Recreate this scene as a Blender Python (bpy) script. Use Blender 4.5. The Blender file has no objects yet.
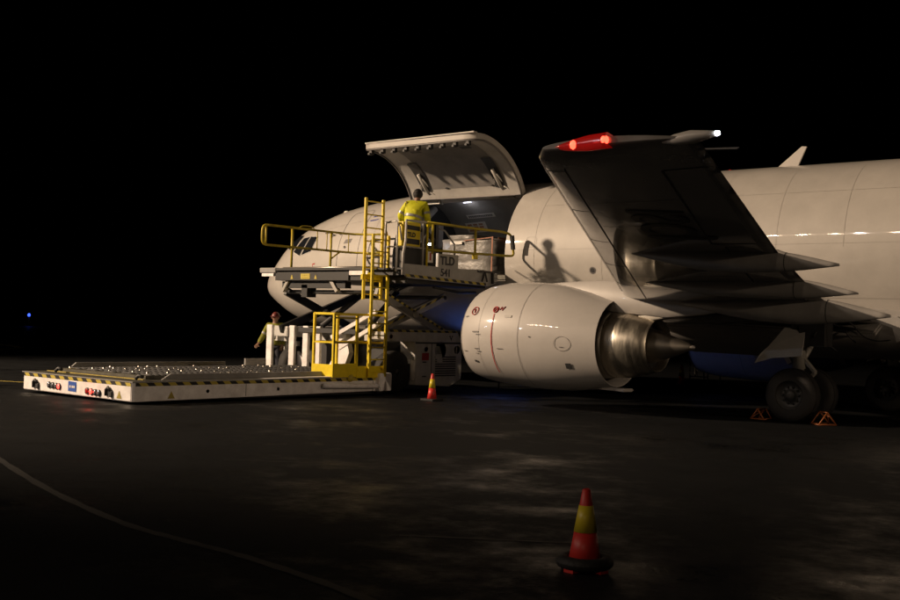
import bpy, bmesh, math, random
from mathutils import Vector, Matrix
random.seed(7)
S = bpy.context.scene
COL = S.collection
R = math.radians
# ------------------------------------------------------------------ camera, world, lights
cam_d = bpy.data.cameras.new('camera'); cam = bpy.data.objects.new('camera', cam_d); COL.objects.link(cam)
S.camera = cam
CP = Vector((27.542, -23.852, 1.68))
yaw, pit, rol = R(-40.288), R(1.166), R(1.802)
fw = Vector((math.sin(yaw)*math.cos(pit), math.cos(yaw)*math.cos(pit), math.sin(pit)))
rt = Vector((math.cos(yaw), -math.sin(yaw), 0)); up = rt.cross(fw)
r2 = rt*math.cos(rol)+up*math.sin(rol); u2 = -rt*math.sin(rol)+up*math.cos(rol)
M = Matrix((r2, u2, -fw)).transposed().to_4x4(); M.translation = CP
cam.matrix_world = M
cam_d.sensor_width = 36; cam_d.lens = 36*1135.12/900
cam_d.clip_start = .1; cam_d.clip_end = 2000

W = bpy.data.worlds.new('World'); S.world = W; W.use_nodes = True
nt = W.node_tree; bg = nt.nodes['Background']
sky = nt.nodes.new('ShaderNodeTexSky'); sky.sky_type = 'NISHITA'; sky.sun_disc = False
sky.sun_elevation = R(-6); sky.sun_rotation = R(120)
nt.links.new(sky.outputs[0], bg.inputs[0]); bg.inputs[1].default_value = 0.004

def light(name, kind, loc, power, color, size=.5, target=None, spot=60):
    d = bpy.data.lights.new(name, kind); d.energy = power; d.color = color
    if kind in ('POINT', 'SPOT'): d.shadow_soft_size = size
    if kind == 'SPOT': d.spot_size = R(spot); d.spot_blend = .6
    o = bpy.data.objects.new(name, d); COL.objects.link(o); o.location = loc
    if target: o.rotation_euler = (Vector(target)-Vector(loc)).to_track_quat('-Z', 'Y').to_euler()
    return o
WARM = (1, .74, .505); TGT = Vector((12, -3, 2))
KEYD = Vector((.640, .680, -.365))
# apron floodlights on the terminal side (high masts outside the picture, behind and left of the camera)
light('floodlight', 'SPOT', TGT-KEYD*38, 72000, WARM, .6, (4.0, -8.0, 1.5), 64)
for i, (az, dist, z, p, c, sp) in enumerate([(212, 60, 15, 1400, (.8,.85,1), 50), (228, 55, 12, 600, (.7,.75,1), 50), (105, 60, 11, 15000, WARM, 30), (163, 66, 16, 3400, WARM, 66)]):
    a = R(az); loc = Vector((18+dist*math.sin(a), -2+dist*math.cos(a), z))
    light('floodlight', 'SPOT', loc, p, c, .35, (18, -2, 2), sp)
# a row of lamps along the terminal roof edge, mirrored as a row of dots in the fuselage
for x_, p_, c_ in ((16.3, 900, (1, .9, .85)), (16.9, 1500, WARM), (17.5, 3800, WARM), (18.15, 3600, WARM), (18.8, 2200, WARM), (19.3, 3400, (1, .85, .75)), (20.0, 1800, WARM)):
    light('floodlight', 'SPOT', (x_+(x_-27.5)*3.2, -67, 31), p_, c_, .35, (18, -2, 2), 50)

S.view_settings.view_transform = 'Standard'; S.view_settings.look = 'None'
S.view_settings.exposure = 0; S.view_settings.gamma = 1; S.view_settings.use_curve_mapping = False
try:
    S.cycles.sample_clamp_indirect = 3; S.cycles.max_bounces = 6
except Exception: pass

# ------------------------------------------------------------------ materials
MT = {}
def mat(name, col, rough=.5, metal=0., var=.12, vscale=3., bump=0., bscale=40., coat=0., crough=.08, emit=None, estr=0., rvar=0., spec=.5, streak=None):
    m = bpy.data.materials.new(name); m.use_nodes = True; t = m.node_tree; b = t.nodes['Principled BSDF']
    L = t.links.new; N = t.nodes.new
    tc = N('ShaderNodeTexCoord')
    b.inputs['Metallic'].default_value = metal; b.inputs['Roughness'].default_value = rough
    b.inputs['Specular IOR Level'].default_value = spec
    b.inputs['Coat Weight'].default_value = coat; b.inputs['Coat Roughness'].default_value = crough
    n = N('ShaderNodeTexNoise'); n.inputs['Scale'].default_value = vscale; n.inputs['Detail'].default_value = 8; n.inputs['Roughness'].default_value = .65
    if streak:
        mp = N('ShaderNodeMapping'); mp.inputs['Scale'].default_value = streak; L(tc.outputs['Object'], mp.inputs[0]); L(mp.outputs[0], n.inputs['Vector'])
    else: L(tc.outputs['Object'], n.inputs['Vector'])
    rp = N('ShaderNodeValToRGB'); c = rp.color_ramp
    c.elements[0].position = .3; c.elements[1].position = .7
    c.elements[0].color = tuple(x*(1-var) for x in col)+(1,); c.elements[1].color = tuple(min(1, x*(1+var*.6)) for x in col)+(1,)
    L(n.outputs['Fac'], rp.inputs[0]); L(rp.outputs[0], b.inputs['Base Color'])
    if rvar:
        mr = N('ShaderNodeMapRange'); mr.inputs['To Min'].default_value = max(.02, rough-rvar); mr.inputs['To Max'].default_value = min(1, rough+rvar)
        mr.inputs['From Min'].default_value = .3; mr.inputs['From Max'].default_value = .7
        L(n.outputs['Fac'], mr.inputs['Value']); L(mr.outputs[0], b.inputs['Roughness'])
    if bump:
        n2 = N('ShaderNodeTexNoise'); n2.inputs['Scale'].default_value = bscale; n2.inputs['Detail'].default_value = 4; L(tc.outputs['Object'], n2.inputs['Vector'])
        bp = N('ShaderNodeBump'); bp.inputs['Strength'].default_value = bump; bp.inputs['Distance'].default_value = .02
        L(n2.outputs['Fac'], bp.inputs['Height']); L(bp.outputs[0], b.inputs['Normal'])
    if emit: b.inputs['Emission Color'].default_value = emit+(1,); b.inputs['Emission Strength'].default_value = estr
    MT[name] = m; return m
mat('aircraft_white', (.48, .452, .415), .5, var=.12, vscale=1.1, coat=.7, crough=.035, bump=.05, bscale=2.2)
mat('nacelle_white', (.50, .475, .45), .5, var=.08, vscale=1.3, coat=.6, crough=.05, bump=.02, bscale=1.5)
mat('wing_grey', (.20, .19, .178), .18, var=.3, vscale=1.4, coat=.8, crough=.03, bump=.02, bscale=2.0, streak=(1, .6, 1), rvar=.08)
mat('fairing_grey', (.34, .325, .31), .42, var=.2, vscale=2)
mat('slat_metal', (.52, .50, .47), .28, metal=.8, var=.2)
mat('lip_metal', (.42, .40, .38), .45, metal=.75, var=.15)
mat('nozzle_metal', (.60, .55, .46), .34, metal=1, var=.3, vscale=3, streak=(4, .6, .6), rvar=.1, bump=.02, bscale=6)
mat('plug_metal', (.34, .31, .27), .45, metal=1, var=.2)
mat('opening_black', (.012, .012, .012), .7)  # flat black for fan duct, nozzle throat and rim holes
mat('seam_grey', (.16, .15, .145), .5)
mat('dark_line', (.045, .045, .047), .6)
mat('faint_line', (.375, .355, .325), .5)
mat('glass_dark', (.012, .014, .018), .06, spec=.8)
mat('red_mark', (.42, .03, .03), .5)
mat('blue_mark', (.04, .06, .32), .5)
mat('liner_light', (.42, .40, .37), .6, var=.2, vscale=2.2)
mat('liner_grey', (.21, .20, .19), .7, var=.25, vscale=1.6)
mat('cabin_grey', (.28, .27, .25), .6, var=.2, vscale=2)
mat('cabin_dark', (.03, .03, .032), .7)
mat('placard_white', (.75, .72, .66), .5)
mat('orange_paint', (.30, .09, .022), .5)
mat('placard_orange', (.45, .22, .12), .5)
mat('tyre', (.018, .017, .017), .75, bump=.2, bscale=30)
mat('hub_metal', (.045, .045, .045), .5, metal=.5)
mat('strut_grey', (.42, .40, .36), .4, metal=.2)
mat('gear_white', (.55, .53, .50), .4)
mat('loader_white', (.90, .865, .86), .42, var=.22, vscale=5, coat=.1)
mat('loader_grey', (.56, .55, .53), .5, var=.22, vscale=3)
mat('loader_panel', (.40, .39, .37), .5, var=.2, vscale=3)
mat('loader_mid', (.26, .255, .25), .55, var=.2)
mat('loader_dark', (.03, .03, .031), .6, var=.3)
mat('deck_plate', (.10, .095, .075), .5, metal=.4, var=.35, vscale=5, bump=.15, bscale=25)
mat('roller_metal', (.45, .42, .38), .38, metal=1)
mat('safety_yellow', (.80, .62, .012), .42, var=.14, vscale=6)
mat('rail_yellow', (.48, .38, .03), .45, var=.2, vscale=6)
mat('hazard_yellow', (.50, .40, .05), .5)
mat('black_paint_and_shade', (.012, .012, .012), .5)
mat('cone_red', (.60, .035, .028), .45, var=.1, vscale=8)
mat('cone_yellow', (.66, .53, .03), .4, var=.1, vscale=8)
mat('cone_reflect', (.6, .35, .3), .3)
mat('rubber', (.014, .014, .014), .7, bump=.3, bscale=40)
mat('hivis', (.66, .66, .012), .7, var=.2, vscale=7, bump=.5, bscale=9)
mat('hivis_shaded', (.22, .22, .02), .8, var=.35, vscale=6, bump=.5, bscale=9)  # darker copy of hivis: dim light on the second worker put into the colour
mat('reflective_band', (.36, .36, .36), .35, metal=.3)
mat('navy_cloth', (.015, .017, .03), .8, bump=.4, bscale=12)
mat('skin', (.30, .17, .115), .55)
mat('hair', (.012, .010, .009), .7)
mat('helmet_red', (.16, .035, .03), .4)
mat('wrap', (.20, .19, .175), .42, var=.45, vscale=3.5, bump=1.0, bscale=7)
mat('led_red', (.5, .01, .01), .3, emit=(1, .03, .02), estr=9)
mat('lens_red', (.28, .01, .012), .12, coat=1, emit=(1, .02, .015), estr=.12)
mat('nav_core', (.8, .1, .08), .3, emit=(1, .06, .03), estr=5)
mat('nav_glow', (.30, .012, .012), .15, coat=1, emit=(1, .012, .008), estr=.12)
mat('white_lamp', (.9, .9, .9), .3, emit=(.85, .9, 1), estr=30)
mat('cabin_lamp', (.9, .9, .9), .3, emit=(.75, .78, 1), estr=4)
mat('taxi_blue', (.1, .2, .9), .3, emit=(.05, .12, 1), estr=2.2)
mat('blue_lamp', (.1, .2, .9), .3, emit=(.08, .18, 1), estr=14)
mat('lamp_glass', (.16, .17, .20), .15, coat=1)
mat('line_yellow', (.42, .33, .06), .7, var=.4, vscale=3)
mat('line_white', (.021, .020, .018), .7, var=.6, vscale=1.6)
mat('sign_blue', (.03, .10, .42), .4)

def hazard(name, axis, scale, off=0.):
    m = bpy.data.materials.new(name); m.use_nodes = True; t = m.node_tree; b = t.nodes['Principled BSDF']; L = t.links.new; N = t.nodes.new
    tc = N('ShaderNodeTexCoord'); sx = N('ShaderNodeSeparateXYZ'); L(tc.outputs['Object'], sx.inputs[0])
    a = N('ShaderNodeMath'); a.operation = 'MULTIPLY_ADD'; L(sx.outputs['Z'], a.inputs[0]); a.inputs[1].default_value = off; L(sx.outputs[axis], a.inputs[2])
    s = N('ShaderNodeMath'); s.operation = 'MULTIPLY'; L(a.outputs[0], s.inputs[0]); s.inputs[1].default_value = scale
    f = N('ShaderNodeMath'); f.operation = 'FRACT'; L(s.outputs[0], f.inputs[0])
    g = N('ShaderNodeMath'); g.operation = 'GREATER_THAN'; L(f.outputs[0], g.inputs[0]); g.inputs[1].default_value = .5
    mx = N('ShaderNodeMix'); mx.data_type = 'RGBA'; L(g.outputs[0], mx.inputs['Factor']); mx.inputs['A'].default_value = (.012, .012, .012, 1); mx.inputs['B'].default_value = (.50, .40, .06, 1)
    L(mx.outputs['Result'], b.inputs['Base Color']); b.inputs['Roughness'].default_value = .5
    MT[name] = m
hazard('hazard_y', 'Y', 3.1, 1.); hazard('hazard_x', 'X', 3.1, 1.); hazard('hazard_arm', 'Y', 4.2, -1.); hazard('hazard_fine', 'Y', 3.6, 1.)

def asphalt():
    m = bpy.data.materials.new('wet_asphalt'); m.use_nodes = True; t = m.node_tree; b = t.nodes['Principled BSDF']; L = t.links.new; N = t.nodes.new
    tc = N('ShaderNodeTexCoord')
    def noise(s, d=6, r=.6):
        n = N('ShaderNodeTexNoise'); n.inputs['Scale'].default_value = s; n.inputs['Detail'].default_value = d; n.inputs['Roughness'].default_value = r; L(tc.outputs['Object'], n.inputs[0]); return n
    big, mid, fine = noise(.16), noise(1.1, 8, .7), noise(55, 3)
    rp = N('ShaderNodeValToRGB'); rp.color_ramp.elements[0].position = .50; rp.color_ramp.elements[1].position = 1.0
    rp.color_ramp.elements[0].color = (.0048, .0052, .0058, 1); rp.color_ramp.elements[1].color = (.0165, .0175, .0185, 1)
    ad = N('ShaderNodeMath'); ad.operation = 'MULTIPLY_ADD'; L(fine.outputs[0], ad.inputs[0]); ad.inputs[1].default_value = .95; ad.inputs[2].default_value = 0
    a2 = N('ShaderNodeMath'); a2.operation = 'MULTIPLY_ADD'; L(mid.outputs[0], a2.inputs[0]); a2.inputs[1].default_value = .5; L(ad.outputs[0], a2.inputs[2])
    L(a2.outputs[0], rp.inputs[0]); L(rp.outputs[0], b.inputs['Base Color'])
    mr = N('ShaderNodeMapRange'); mr.inputs['From Min'].default_value = .38; mr.inputs['From Max'].default_value = .54; mr.inputs['To Min'].default_value = .22; mr.inputs['To Max'].default_value = .75
    mm = N('ShaderNodeMath'); mm.operation = 'MULTIPLY_ADD'; L(mid.outputs[0], mm.inputs[0]); mm.inputs[1].default_value = .45
    m3 = N('ShaderNodeMath'); m3.operation = 'MULTIPLY'; L(big.outputs[0], m3.inputs[0]); m3.inputs[1].default_value = .55; L(m3.outputs[0], mm.inputs[2])
    L(mm.outputs[0], mr.inputs[0]); L(mr.outputs[0], b.inputs['Roughness'])
    sm = N('ShaderNodeMapRange'); sm.inputs['From Min'].default_value = .38; sm.inputs['From Max'].default_value = .52; sm.inputs['To Min'].default_value = .24; sm.inputs['To Max'].default_value = .05; L(mm.outputs[0], sm.inputs[0]); L(sm.outputs[0], b.inputs['Specular IOR Level'])
    bp = N('ShaderNodeBump'); bp.inputs['Strength'].default_value = .35; bp.inputs['Distance'].default_value = .004; L(fine.outputs[0], bp.inputs['Height'])
    bp2 = N('ShaderNodeBump'); bp2.inputs['Strength'].default_value = .25; bp2.inputs['Distance'].default_value = .03; L(mid.outputs[0], bp2.inputs['Height']); L(bp.outputs[0], bp2.inputs['Normal'])
    L(bp2.outputs[0], b.inputs['Normal']); MT['wet_asphalt'] = m
asphalt()

# ------------------------------------------------------------------ mesh helpers
class MB:
    def __init__(s): s.v = []; s.f = []; s.sm = []
    def add(s, vs, fs, smooth=False):
        o = len(s.v); s.v += [tuple(v) for v in vs]; s.f += [tuple(i+o for i in f) for f in fs]; s.sm += [smooth]*len(fs); return s
    def box(s, x0, x1, y0, y1, z0, z1):
        vs = [(x, y, z) for x in (x0, x1) for y in (y0, y1) for z in (z0, z1)]
        return s.add(vs, [(0,1,3,2),(4,6,7,5),(0,4,5,1),(2,3,7,6),(0,2,6,4),(1,5,7,3)])
    def obox(s, c, ax, ay, az, hx, hy, hz):
        c = Vector(c); ax, ay, az = Vector(ax).normalized(), Vector(ay).normalized(), Vector(az).normalized()
        vs = [c+ax*(hx*i)+ay*(hy*j)+az*(hz*k) for i in (-1, 1) for j in (-1, 1) for k in (-1, 1)]
        return s.add(vs, [(0,1,3,2),(4,6,7,5),(0,4,5,1),(2,3,7,6),(0,2,6,4),(1,5,7,3)])
    def bar(s, p, q, w, h=None, upv=(0, 0, 1)):
        p, q = Vector(p), Vector(q); d = (q-p); h = h or w; u = Vector(upv)
        if abs(d.normalized().dot(u)) > .98: u = Vector((1, 0, 0))
        a = d.cross(u).normalized(); b = a.cross(d).normalized()
        return s.obox((p+q)/2, d, a, b, d.length/2, w/2, h/2)
    def tube(s, pts, r, n=10, closed=False, rs=None, caps=True):
        pts = [Vector(p) for p in pts]; m = len(pts); vs = []; fs = []
        pa = None
        for i, p in enumerate(pts):
            d = (pts[(i+1) % m]-pts[i-1]) if closed else (pts[min(i+1, m-1)]-pts[max(i-1, 0)])
            d = d.normalized() if d.length > 1e-9 else Vector((0,0,1))
            if pa is None:
                u = Vector((0, 0, 1)) if abs(d.z) < .9 else Vector((1, 0, 0)); pa = d.cross(u).normalized()
            else: pa = (pa-d*pa.dot(d)).normalized()
            b = d.cross(pa); rr = rs[i] if rs else r
            for k in range(n):
                t = 2*math.pi*k/n; vs.append(p+(pa*math.cos(t)+b*math.sin(t))*rr)
        for i in range(m if closed else m-1):
            for k in range(n):
                a0 = i*n+k; a1 = i*n+(k+1) % n; b0 = ((i+1) % m)*n+k; b1 = ((i+1) % m)*n+(k+1) % n
                fs.append((a0, a1, b1, b0))
        s.add(vs, fs, True)
        if caps and not closed:
            o = len(s.v)-len(vs); s.f.append(tuple(o+k for k in range(n))[::-1]); s.f.append(tuple(o+(m-1)*n+k for k in range(n))); s.sm += [False, False]
        return s
    def loft(s, rings, close=True, smooth=True, cap0=False, cap1=False, skip=None):
        n = len(rings[0]); vs = [v for r in rings for v in r]; fs = []
        for i in range(len(rings)-1):
            for k in range(n if close else n-1):
                if skip and skip(i, k): continue
                k1 = (k+1) % n; fs.append((i*n+k, i*n+k1, (i+1)*n+k1, (i+1)*n+k))
        s.add(vs, fs, smooth); o = len(s.v)-len(vs)
        if cap0: s.f.append(tuple(o+k for k in range(n))[::-1]); s.sm.append(False)
        if cap1: s.f.append(tuple(o+(len(rings)-1)*n+k for k in range(n))); s.sm.append(False)
        return s
    def lathe(s, prof, c, ax, n=32, sy=1., cap0=False, cap1=False):
        # prof: list (t along axis, radius)
        c = Vector(c); ax = Vector(ax).normalized(); u = Vector((0, 0, 1)) if abs(ax.z) < .9 else Vector((1, 0, 0))
        a = ax.cross(u).normalized(); b = a.cross(ax).normalized()
        rings = [[c+ax*t+a*(r*math.cos(2*math.pi*k/n))+b*(r*sy*math.sin(2*math.pi*k/n)) for k in range(n)] for t, r in prof]
        return s.loft(rings, cap0=cap0, cap1=cap1)
    def poly(s, pts, thick, d):
        pts = [Vector(p) for p in pts]; d = Vector(d).normalized()*thick; n = len(pts)
        vs = pts+[p+d for p in pts]
        return s.add(vs, [tuple(range(n))[::-1], tuple(range(n, 2*n))]+[(i, (i+1) % n, n+(i+1) % n, n+i) for i in range(n)])
    def build(s, name, m, parent=None, bevel=0., label=None):
        me = bpy.data.meshes.new(name); off = ROOT.get(parent.name, Vector()) if parent else Vector()
        me.from_pydata([tuple(Vector(v)-off) for v in s.v], [], s.f); me.validate()
        if len(me.polygons) == len(s.sm): me.polygons.foreach_set('use_smooth', s.sm)
        bm = bmesh.new(); bm.from_mesh(me); bmesh.ops.recalc_face_normals(bm, faces=bm.faces)
        if bevel:
            es = [e for e in bm.edges if len(e.link_faces) == 2 and e.calc_face_angle(0) > .6]
            bmesh.ops.bevel(bm, geom=es, offset=bevel, segments=2, affect='EDGES', clamp_overlap=True)
        bm.to_mesh(me); bm.free()
        me.materials.append(MT[m]); o = bpy.data.objects.new(name, me); COL.objects.link(o)
        if parent: o.parent = parent; ROOT[o.name] = off
        else: ROOT[o.name] = Vector()
        if label: o['label'] = label
        return o
ROOT = {}
def thing(name, loc, label, cat, group=None):
    o = bpy.data.objects.new(name, None); COL.objects.link(o); o.location = loc; o.empty_display_size = .2
    ROOT[o.name] = Vector(loc); o['label'] = label; o['category'] = cat
    if group: o['group'] = group
    return o
def tag(o, label, cat, group=None):
    o['label'] = label; o['category'] = cat
    if group: o['group'] = group
    return o
def copy_tree(o, parent=None):
    c = o.copy(); COL.objects.link(c)
    if parent: c.parent = parent
    for ch in [x for x in bpy.data.objects if x.parent == o]: copy_tree(ch, c)
    return c
def struct(o): o['kind'] = 'structure'; return o
def text(name, body, size, origin, xdir, ydir, m, parent, bold=.0, ext=.003):
    cu = bpy.data.curves.new(name, 'FONT'); cu.body = body; cu.size = size; cu.extrude = ext; cu.offset = bold
    t = bpy.data.objects.new('tmp', cu); COL.objects.link(t)
    dg = bpy.context.evaluated_depsgraph_get(); me = bpy.data.meshes.new_from_object(t.evaluated_get(dg))
    bpy.data.objects.remove(t)
    x = Vector(xdir).normalized(); y = Vector(ydir).normalized(); z = x.cross(y)
    off = ROOT.get(parent.name, Vector())
    mx = Matrix((x, y, z)).transposed().to_4x4(); mx.translation = Vector(origin)-off; me.transform(mx)
    me.materials.clear(); me.materials.append(MT[m]); o = bpy.data.objects.new(name, me); COL.objects.link(o); o.parent = parent; ROOT[o.name] = off
    return o
def interp(tab, x):
    # monotone smooth interpolation on a table
    if x <= tab[0][0]: return tab[0][1]
    for i in range(len(tab)-1):
        if x <= tab[i+1][0]:
            x0, y0 = tab[i]; x1, y1 = tab[i+1]; h = x1-x0; t = (x-x0)/h
            def sl(j):
                if j <= 0 or j >= len(tab)-1: return None
                a = (tab[j][1]-tab[j-1][1])/(tab[j][0]-tab[j-1][0]); b = (tab[j+1][1]-tab[j][1])/(tab[j+1][0]-tab[j][0])
                return 0 if a*b <= 0 else 2*a*b/(a+b)
            d = (y1-y0)/h; m0 = sl(i); m1 = sl(i+1); m0 = d*1.5-(m1 or 0)*.5 if m0 is None else m0; m1 = d if m1 is None else m1
            return (2*t**3-3*t*t+1)*y0+(t**3-2*t*t+t)*h*m0+(-2*t**3+3*t*t)*y1+(t**3-t*t)*h*m1
    return tab[-1][1]

# ------------------------------------------------------------------ ground and painted lines
g = MB(); g.add([(-900, -500, 0), (600, -500, 0), (600, 900, 0), (-900, 900, 0)], [(0, 1, 2, 3)])
struct(g.build('apron', 'wet_asphalt'))
def stripe(name, pts, w, m, z=.004):
    b = MB(); P = [Vector((x, y, z)) for x, y in pts]; vs = []
    for i, p in enumerate(P):
        d = (P[min(i+1, len(P)-1)]-P[max(i-1, 0)]).normalized(); nrm = Vector((-d.y, d.x, 0)); ww = w*(1+.15*math.sin(i*2.3))
        vs += [p-nrm*ww/2, p+nrm*ww/2]
    b.add(vs, [(2*i, 2*i+1, 2*i+3, 2*i+2) for i in range(len(P)-1)])
    return struct(b.build(name, m))
def curve(pts, n=40):
    out = []; m = len(pts)
    for i in range(m-1):
        p0 = Vector(pts[max(i-1, 0)]); p1 = Vector(pts[i]); p2 = Vector(pts[i+1]); p3 = Vector(pts[min(i+2, m-1)])
        for k in range(n//(m-1)+1):
            t = k/(n//(m-1)+1); out.append(tuple(.5*((2*p1)+(p2-p0)*t+(2*p0-5*p1+4*p2-p3)*t*t+(3*p1-p0-3*p2+p3)*t**3)))
    out.append(tuple(pts[-1])); return out
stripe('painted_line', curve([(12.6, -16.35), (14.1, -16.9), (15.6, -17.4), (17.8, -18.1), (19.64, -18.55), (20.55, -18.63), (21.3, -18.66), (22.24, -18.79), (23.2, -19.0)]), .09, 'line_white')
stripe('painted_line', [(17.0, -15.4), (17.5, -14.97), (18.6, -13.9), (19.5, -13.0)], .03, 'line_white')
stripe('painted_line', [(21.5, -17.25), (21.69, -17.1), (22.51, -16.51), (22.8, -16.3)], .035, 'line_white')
stripe('painted_line', [(-8, -13.5), (2.43, -10.37), (3.6, -9.9), (4.4, -9.65)], .13, 'line_yellow')
stripe('painted_curve', curve([(-32, 3.0), (-24, 3.4), (-19.5, 2.2), (-17.9, .9), (-16, -1.0), (-14.5, -1.8), (-10, -5)]), .35, 'line_yellow')
stripe('painted_curve', curve([(-32, 1.6), (-25, 2.0), (-21.5, 1.2), (-19.7, .1), (-18, -1.4), (-16, -3)]), .3, 'line_yellow')

# ================================================================== THE AIRCRAFT
AC = thing('cargo_aircraft', (18.55, 0, 0), 'large white cargo aeroplane with its side cargo door open over a loader', 'airplane')
TOP = [(0, 2.80), (.12, 3.02), (.4, 3.27), (.9, 3.63), (1.5, 4.13), (2.15, 4.47), (2.8, 4.70), (3.6, 4.91), (4.7, 5.09), (6, 5.22), (7.5, 5.31), (9, 5.35), (11, 5.36), (24, 5.36), (28, 5.40), (35.2, 4.9)]
BOT = [(0, 2.66), (.06, 2.50), (.3, 2.28), (.8, 2.03), (1.4, 1.74), (2.0, 1.55), (3, 1.42), (5, 1.36), (23, 1.36), (26, 1.6), (30, 2.7), (35.2, 4.2)]
WID = [(0, .05), (.1, .28), (.4, .62), (.9, .95), (1.5, 1.22), (2.2, 1.45), (3, 1.64), (4, 1.78), (5.5, 1.86), (7, 1.88), (23, 1.88), (27, 1.6), (31, 1.0), (35.2, .28)]
def fus_pt(x, a, inset=0.):
    # a: angle from the crown, positive = starboard
    zt, zb, w = interp(TOP, x), interp(BOT, x), interp(WID, x)
    # widest point slightly below mid-height (double bubble); the nose is widest low
    k = min(1, max(0, x/5)); zc = zb+(zt-zb)*(.42+.08*k)
    s_, c_ = math.sin(a), math.cos(a); w = max(w-inset, .01)
    z = zc+c_*((zt-inset-zc) if c_ > 0 else (zc-zb-inset)); return Vector((x, w*s_, z))
D0, D1 = 6.86, 10.62      # cargo door, fore and aft edge
a_top = -R(34.5); a_bot = -R(108)
xs = [0, .02, .06, .12, .2, .3, .42, .56, .72, .9, 1.1, 1.3, 1.5, 1.75, 2.0, 2.3, 2.6, 3, 3.4, 3.8, 4.3, 4.8, 5.3, 5.9, 6.5, D0]+[D0+(D1-D0)*i/12 for i in range(1, 12)]+[D1]+[D1+i*.7 for i in range(1, 19)]+[24, 25, 26, 27, 28, 29, 30, 31, 32, 33, 34, 34.8, 35.2]
ang = [-R(180)+R(180)*0]
ang = [R(t) for t in range(-180, -108, 6)]+[R(-111), a_bot]+[a_bot+(a_top-a_bot)*i/14 for i in range(1, 14)]+[a_top]+[R(t) for t in range(-30, 180, 6)]
ib, it = ang.index(a_bot), ang.index(a_top)
i0, i1 = xs.index(D0), xs.index(D1)
fb = MB()
fb.loft([[fus_pt(x, a) for a in ang] for x in xs], skip=lambda i, k: i0 <= i < i1 and ib <= k < it, cap1=True)
# door jamb: outer skin to inner liner
def jamb(b, pts_fn, n):
    pass
ou = [fus_pt(x, a_bot) for x in xs[i0:i1+1]]; inn = [fus_pt(x, a_bot, .13) for x in xs[i0:i1+1]]
fb.loft([ou, inn], close=False, smooth=False)
ou = [fus_pt(x, a_top) for x in xs[i0:i1+1]]; inn = [fus_pt(x, a_top, .13) for x in xs[i0:i1+1]]
fb.loft([ou, inn], close=False, smooth=False)
FUS = fb.build('fuselage', 'aircraft_white', AC)
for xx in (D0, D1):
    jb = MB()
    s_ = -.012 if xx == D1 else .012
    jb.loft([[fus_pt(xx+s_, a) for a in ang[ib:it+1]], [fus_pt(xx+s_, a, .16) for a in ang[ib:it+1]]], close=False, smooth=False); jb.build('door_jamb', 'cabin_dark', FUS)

# cabin
if 1: pass
cb = MB(); cx = [6.2, 7.0, 8, 9, 10, 10.6, 11.5, 12.5, 14, 16, 18]
an = [R(t) for t in range(-180, 181, 6)]
def cab(x, a):
    p = fus_pt(x, a, .14); return p
iang = [a for a in ang]
cb.loft([[cab(x, a) for a in iang] for x in [6.2, D0]], smooth=True)
cb.loft([[cab(x, a) for a in iang] for x in xs[i0:i1+1]], smooth=True, skip=lambda i, k: ib <= k < it)
cb.loft([[cab(x, a) for a in iang] for x in [D1, 12, 14, 16]], smooth=True, cap1=True)
CAB = cb.build('cabin_liner', 'cabin_grey', AC)
b = MB()
for x in (7.75, 8.75, 9.75):
    b.loft([[fus_pt(x-.012, a, .138) for a in ang[it+1:it+22]], [fus_pt(x+.012, a, .138) for a in ang[it+1:it+22]]], close=False)
b.build('liner_joint', 'dark_line', CAB)
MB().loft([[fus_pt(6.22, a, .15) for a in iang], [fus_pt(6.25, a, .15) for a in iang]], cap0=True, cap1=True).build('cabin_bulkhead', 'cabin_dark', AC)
b = MB(); b.tube([(6.45, -1.2, 3.2), (6.4, -.9, 3.75), (6.4, -.3, 4.4), (6.4, .3, 4.9)], .10, 12)
b.tube([(6.6, -.9, 2.9), (6.5, -.8, 3.9), (6.5, -.4, 4.6)], .05, 8)
for i in range(5): b.box(6.3, 6.4, -1.3+i*.45, -1.1+i*.45, 3.0+.2*i, 3.9+.15*i)
b.build('bulkhead_frame', 'liner_light', AC)
MB().box(6.3, 16, -1.70, 1.70, 2.80, 2.90).build('cargo_floor', 'deck_plate', AC)
# placards on the liner
def on_liner(x, a, ins=.146): return fus_pt(x, a, ins)
def liner_patch(x0, x1, a0, a1, ins): return [fus_pt(x0, R(a0), ins), fus_pt(x1, R(a0), ins), fus_pt(x1, R(a1), ins), fus_pt(x0, R(a1), ins)]
b = MB(); b.add(liner_patch(6.95, 7.95, 36.5, 41.5, .165), [(0, 1, 2, 3)]); PL1 = b.build('placard', 'placard_white', CAB)
b = MB(); b.add(liner_patch(7.02, 7.88, 37.9, 38.5, .175), [(0, 1, 2, 3)]); q_ = len(b.v)
for i in range(14):
    x = 7.02+i*.062; b.add(liner_patch(x, x+.034, 37.9+(i%2)*.2, 40.2, .175), [(0, 1, 2, 3)])
b.build('placard_print', 'dark_line', CAB)
b = MB(); b.add(liner_patch(6.75, 7.48, 46, 57, .165), [(0, 1, 2, 3)]); b.build('placard', 'placard_white', CAB)
b = MB()
for i in range(3):
    for j in range(3): b.add(liner_patch(6.82+i*.2, 6.97+i*.2, 47.5+j*3, 49.5+j*3, .175), [(0, 1, 2, 3)])
b.build('placard_print', 'placard_orange', CAB)
b = MB(); b.add(liner_patch(7.28, 7.56, 16.2, 17.6, .17), [(0, 1, 2, 3)]); b.build('ceiling_lamp', 'cabin_lamp', CAB)
light('ceiling_lamp_light', 'POINT', (7.45, .45, 4.92), 3, (.95, .92, 1), .1)
light('cabin_work_light', 'POINT', (7.9, -1.6, 3.72), .8, (.7, .78, 1), .04)
b = MB(); b.lathe([(0, .0), (.001, .04), (.03, .05), (.05, .02)], (7.85, -1.5, 3.72), (.6, -.8, -.1), 14); b.build('work_lamp', 'white_lamp', AC)

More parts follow.
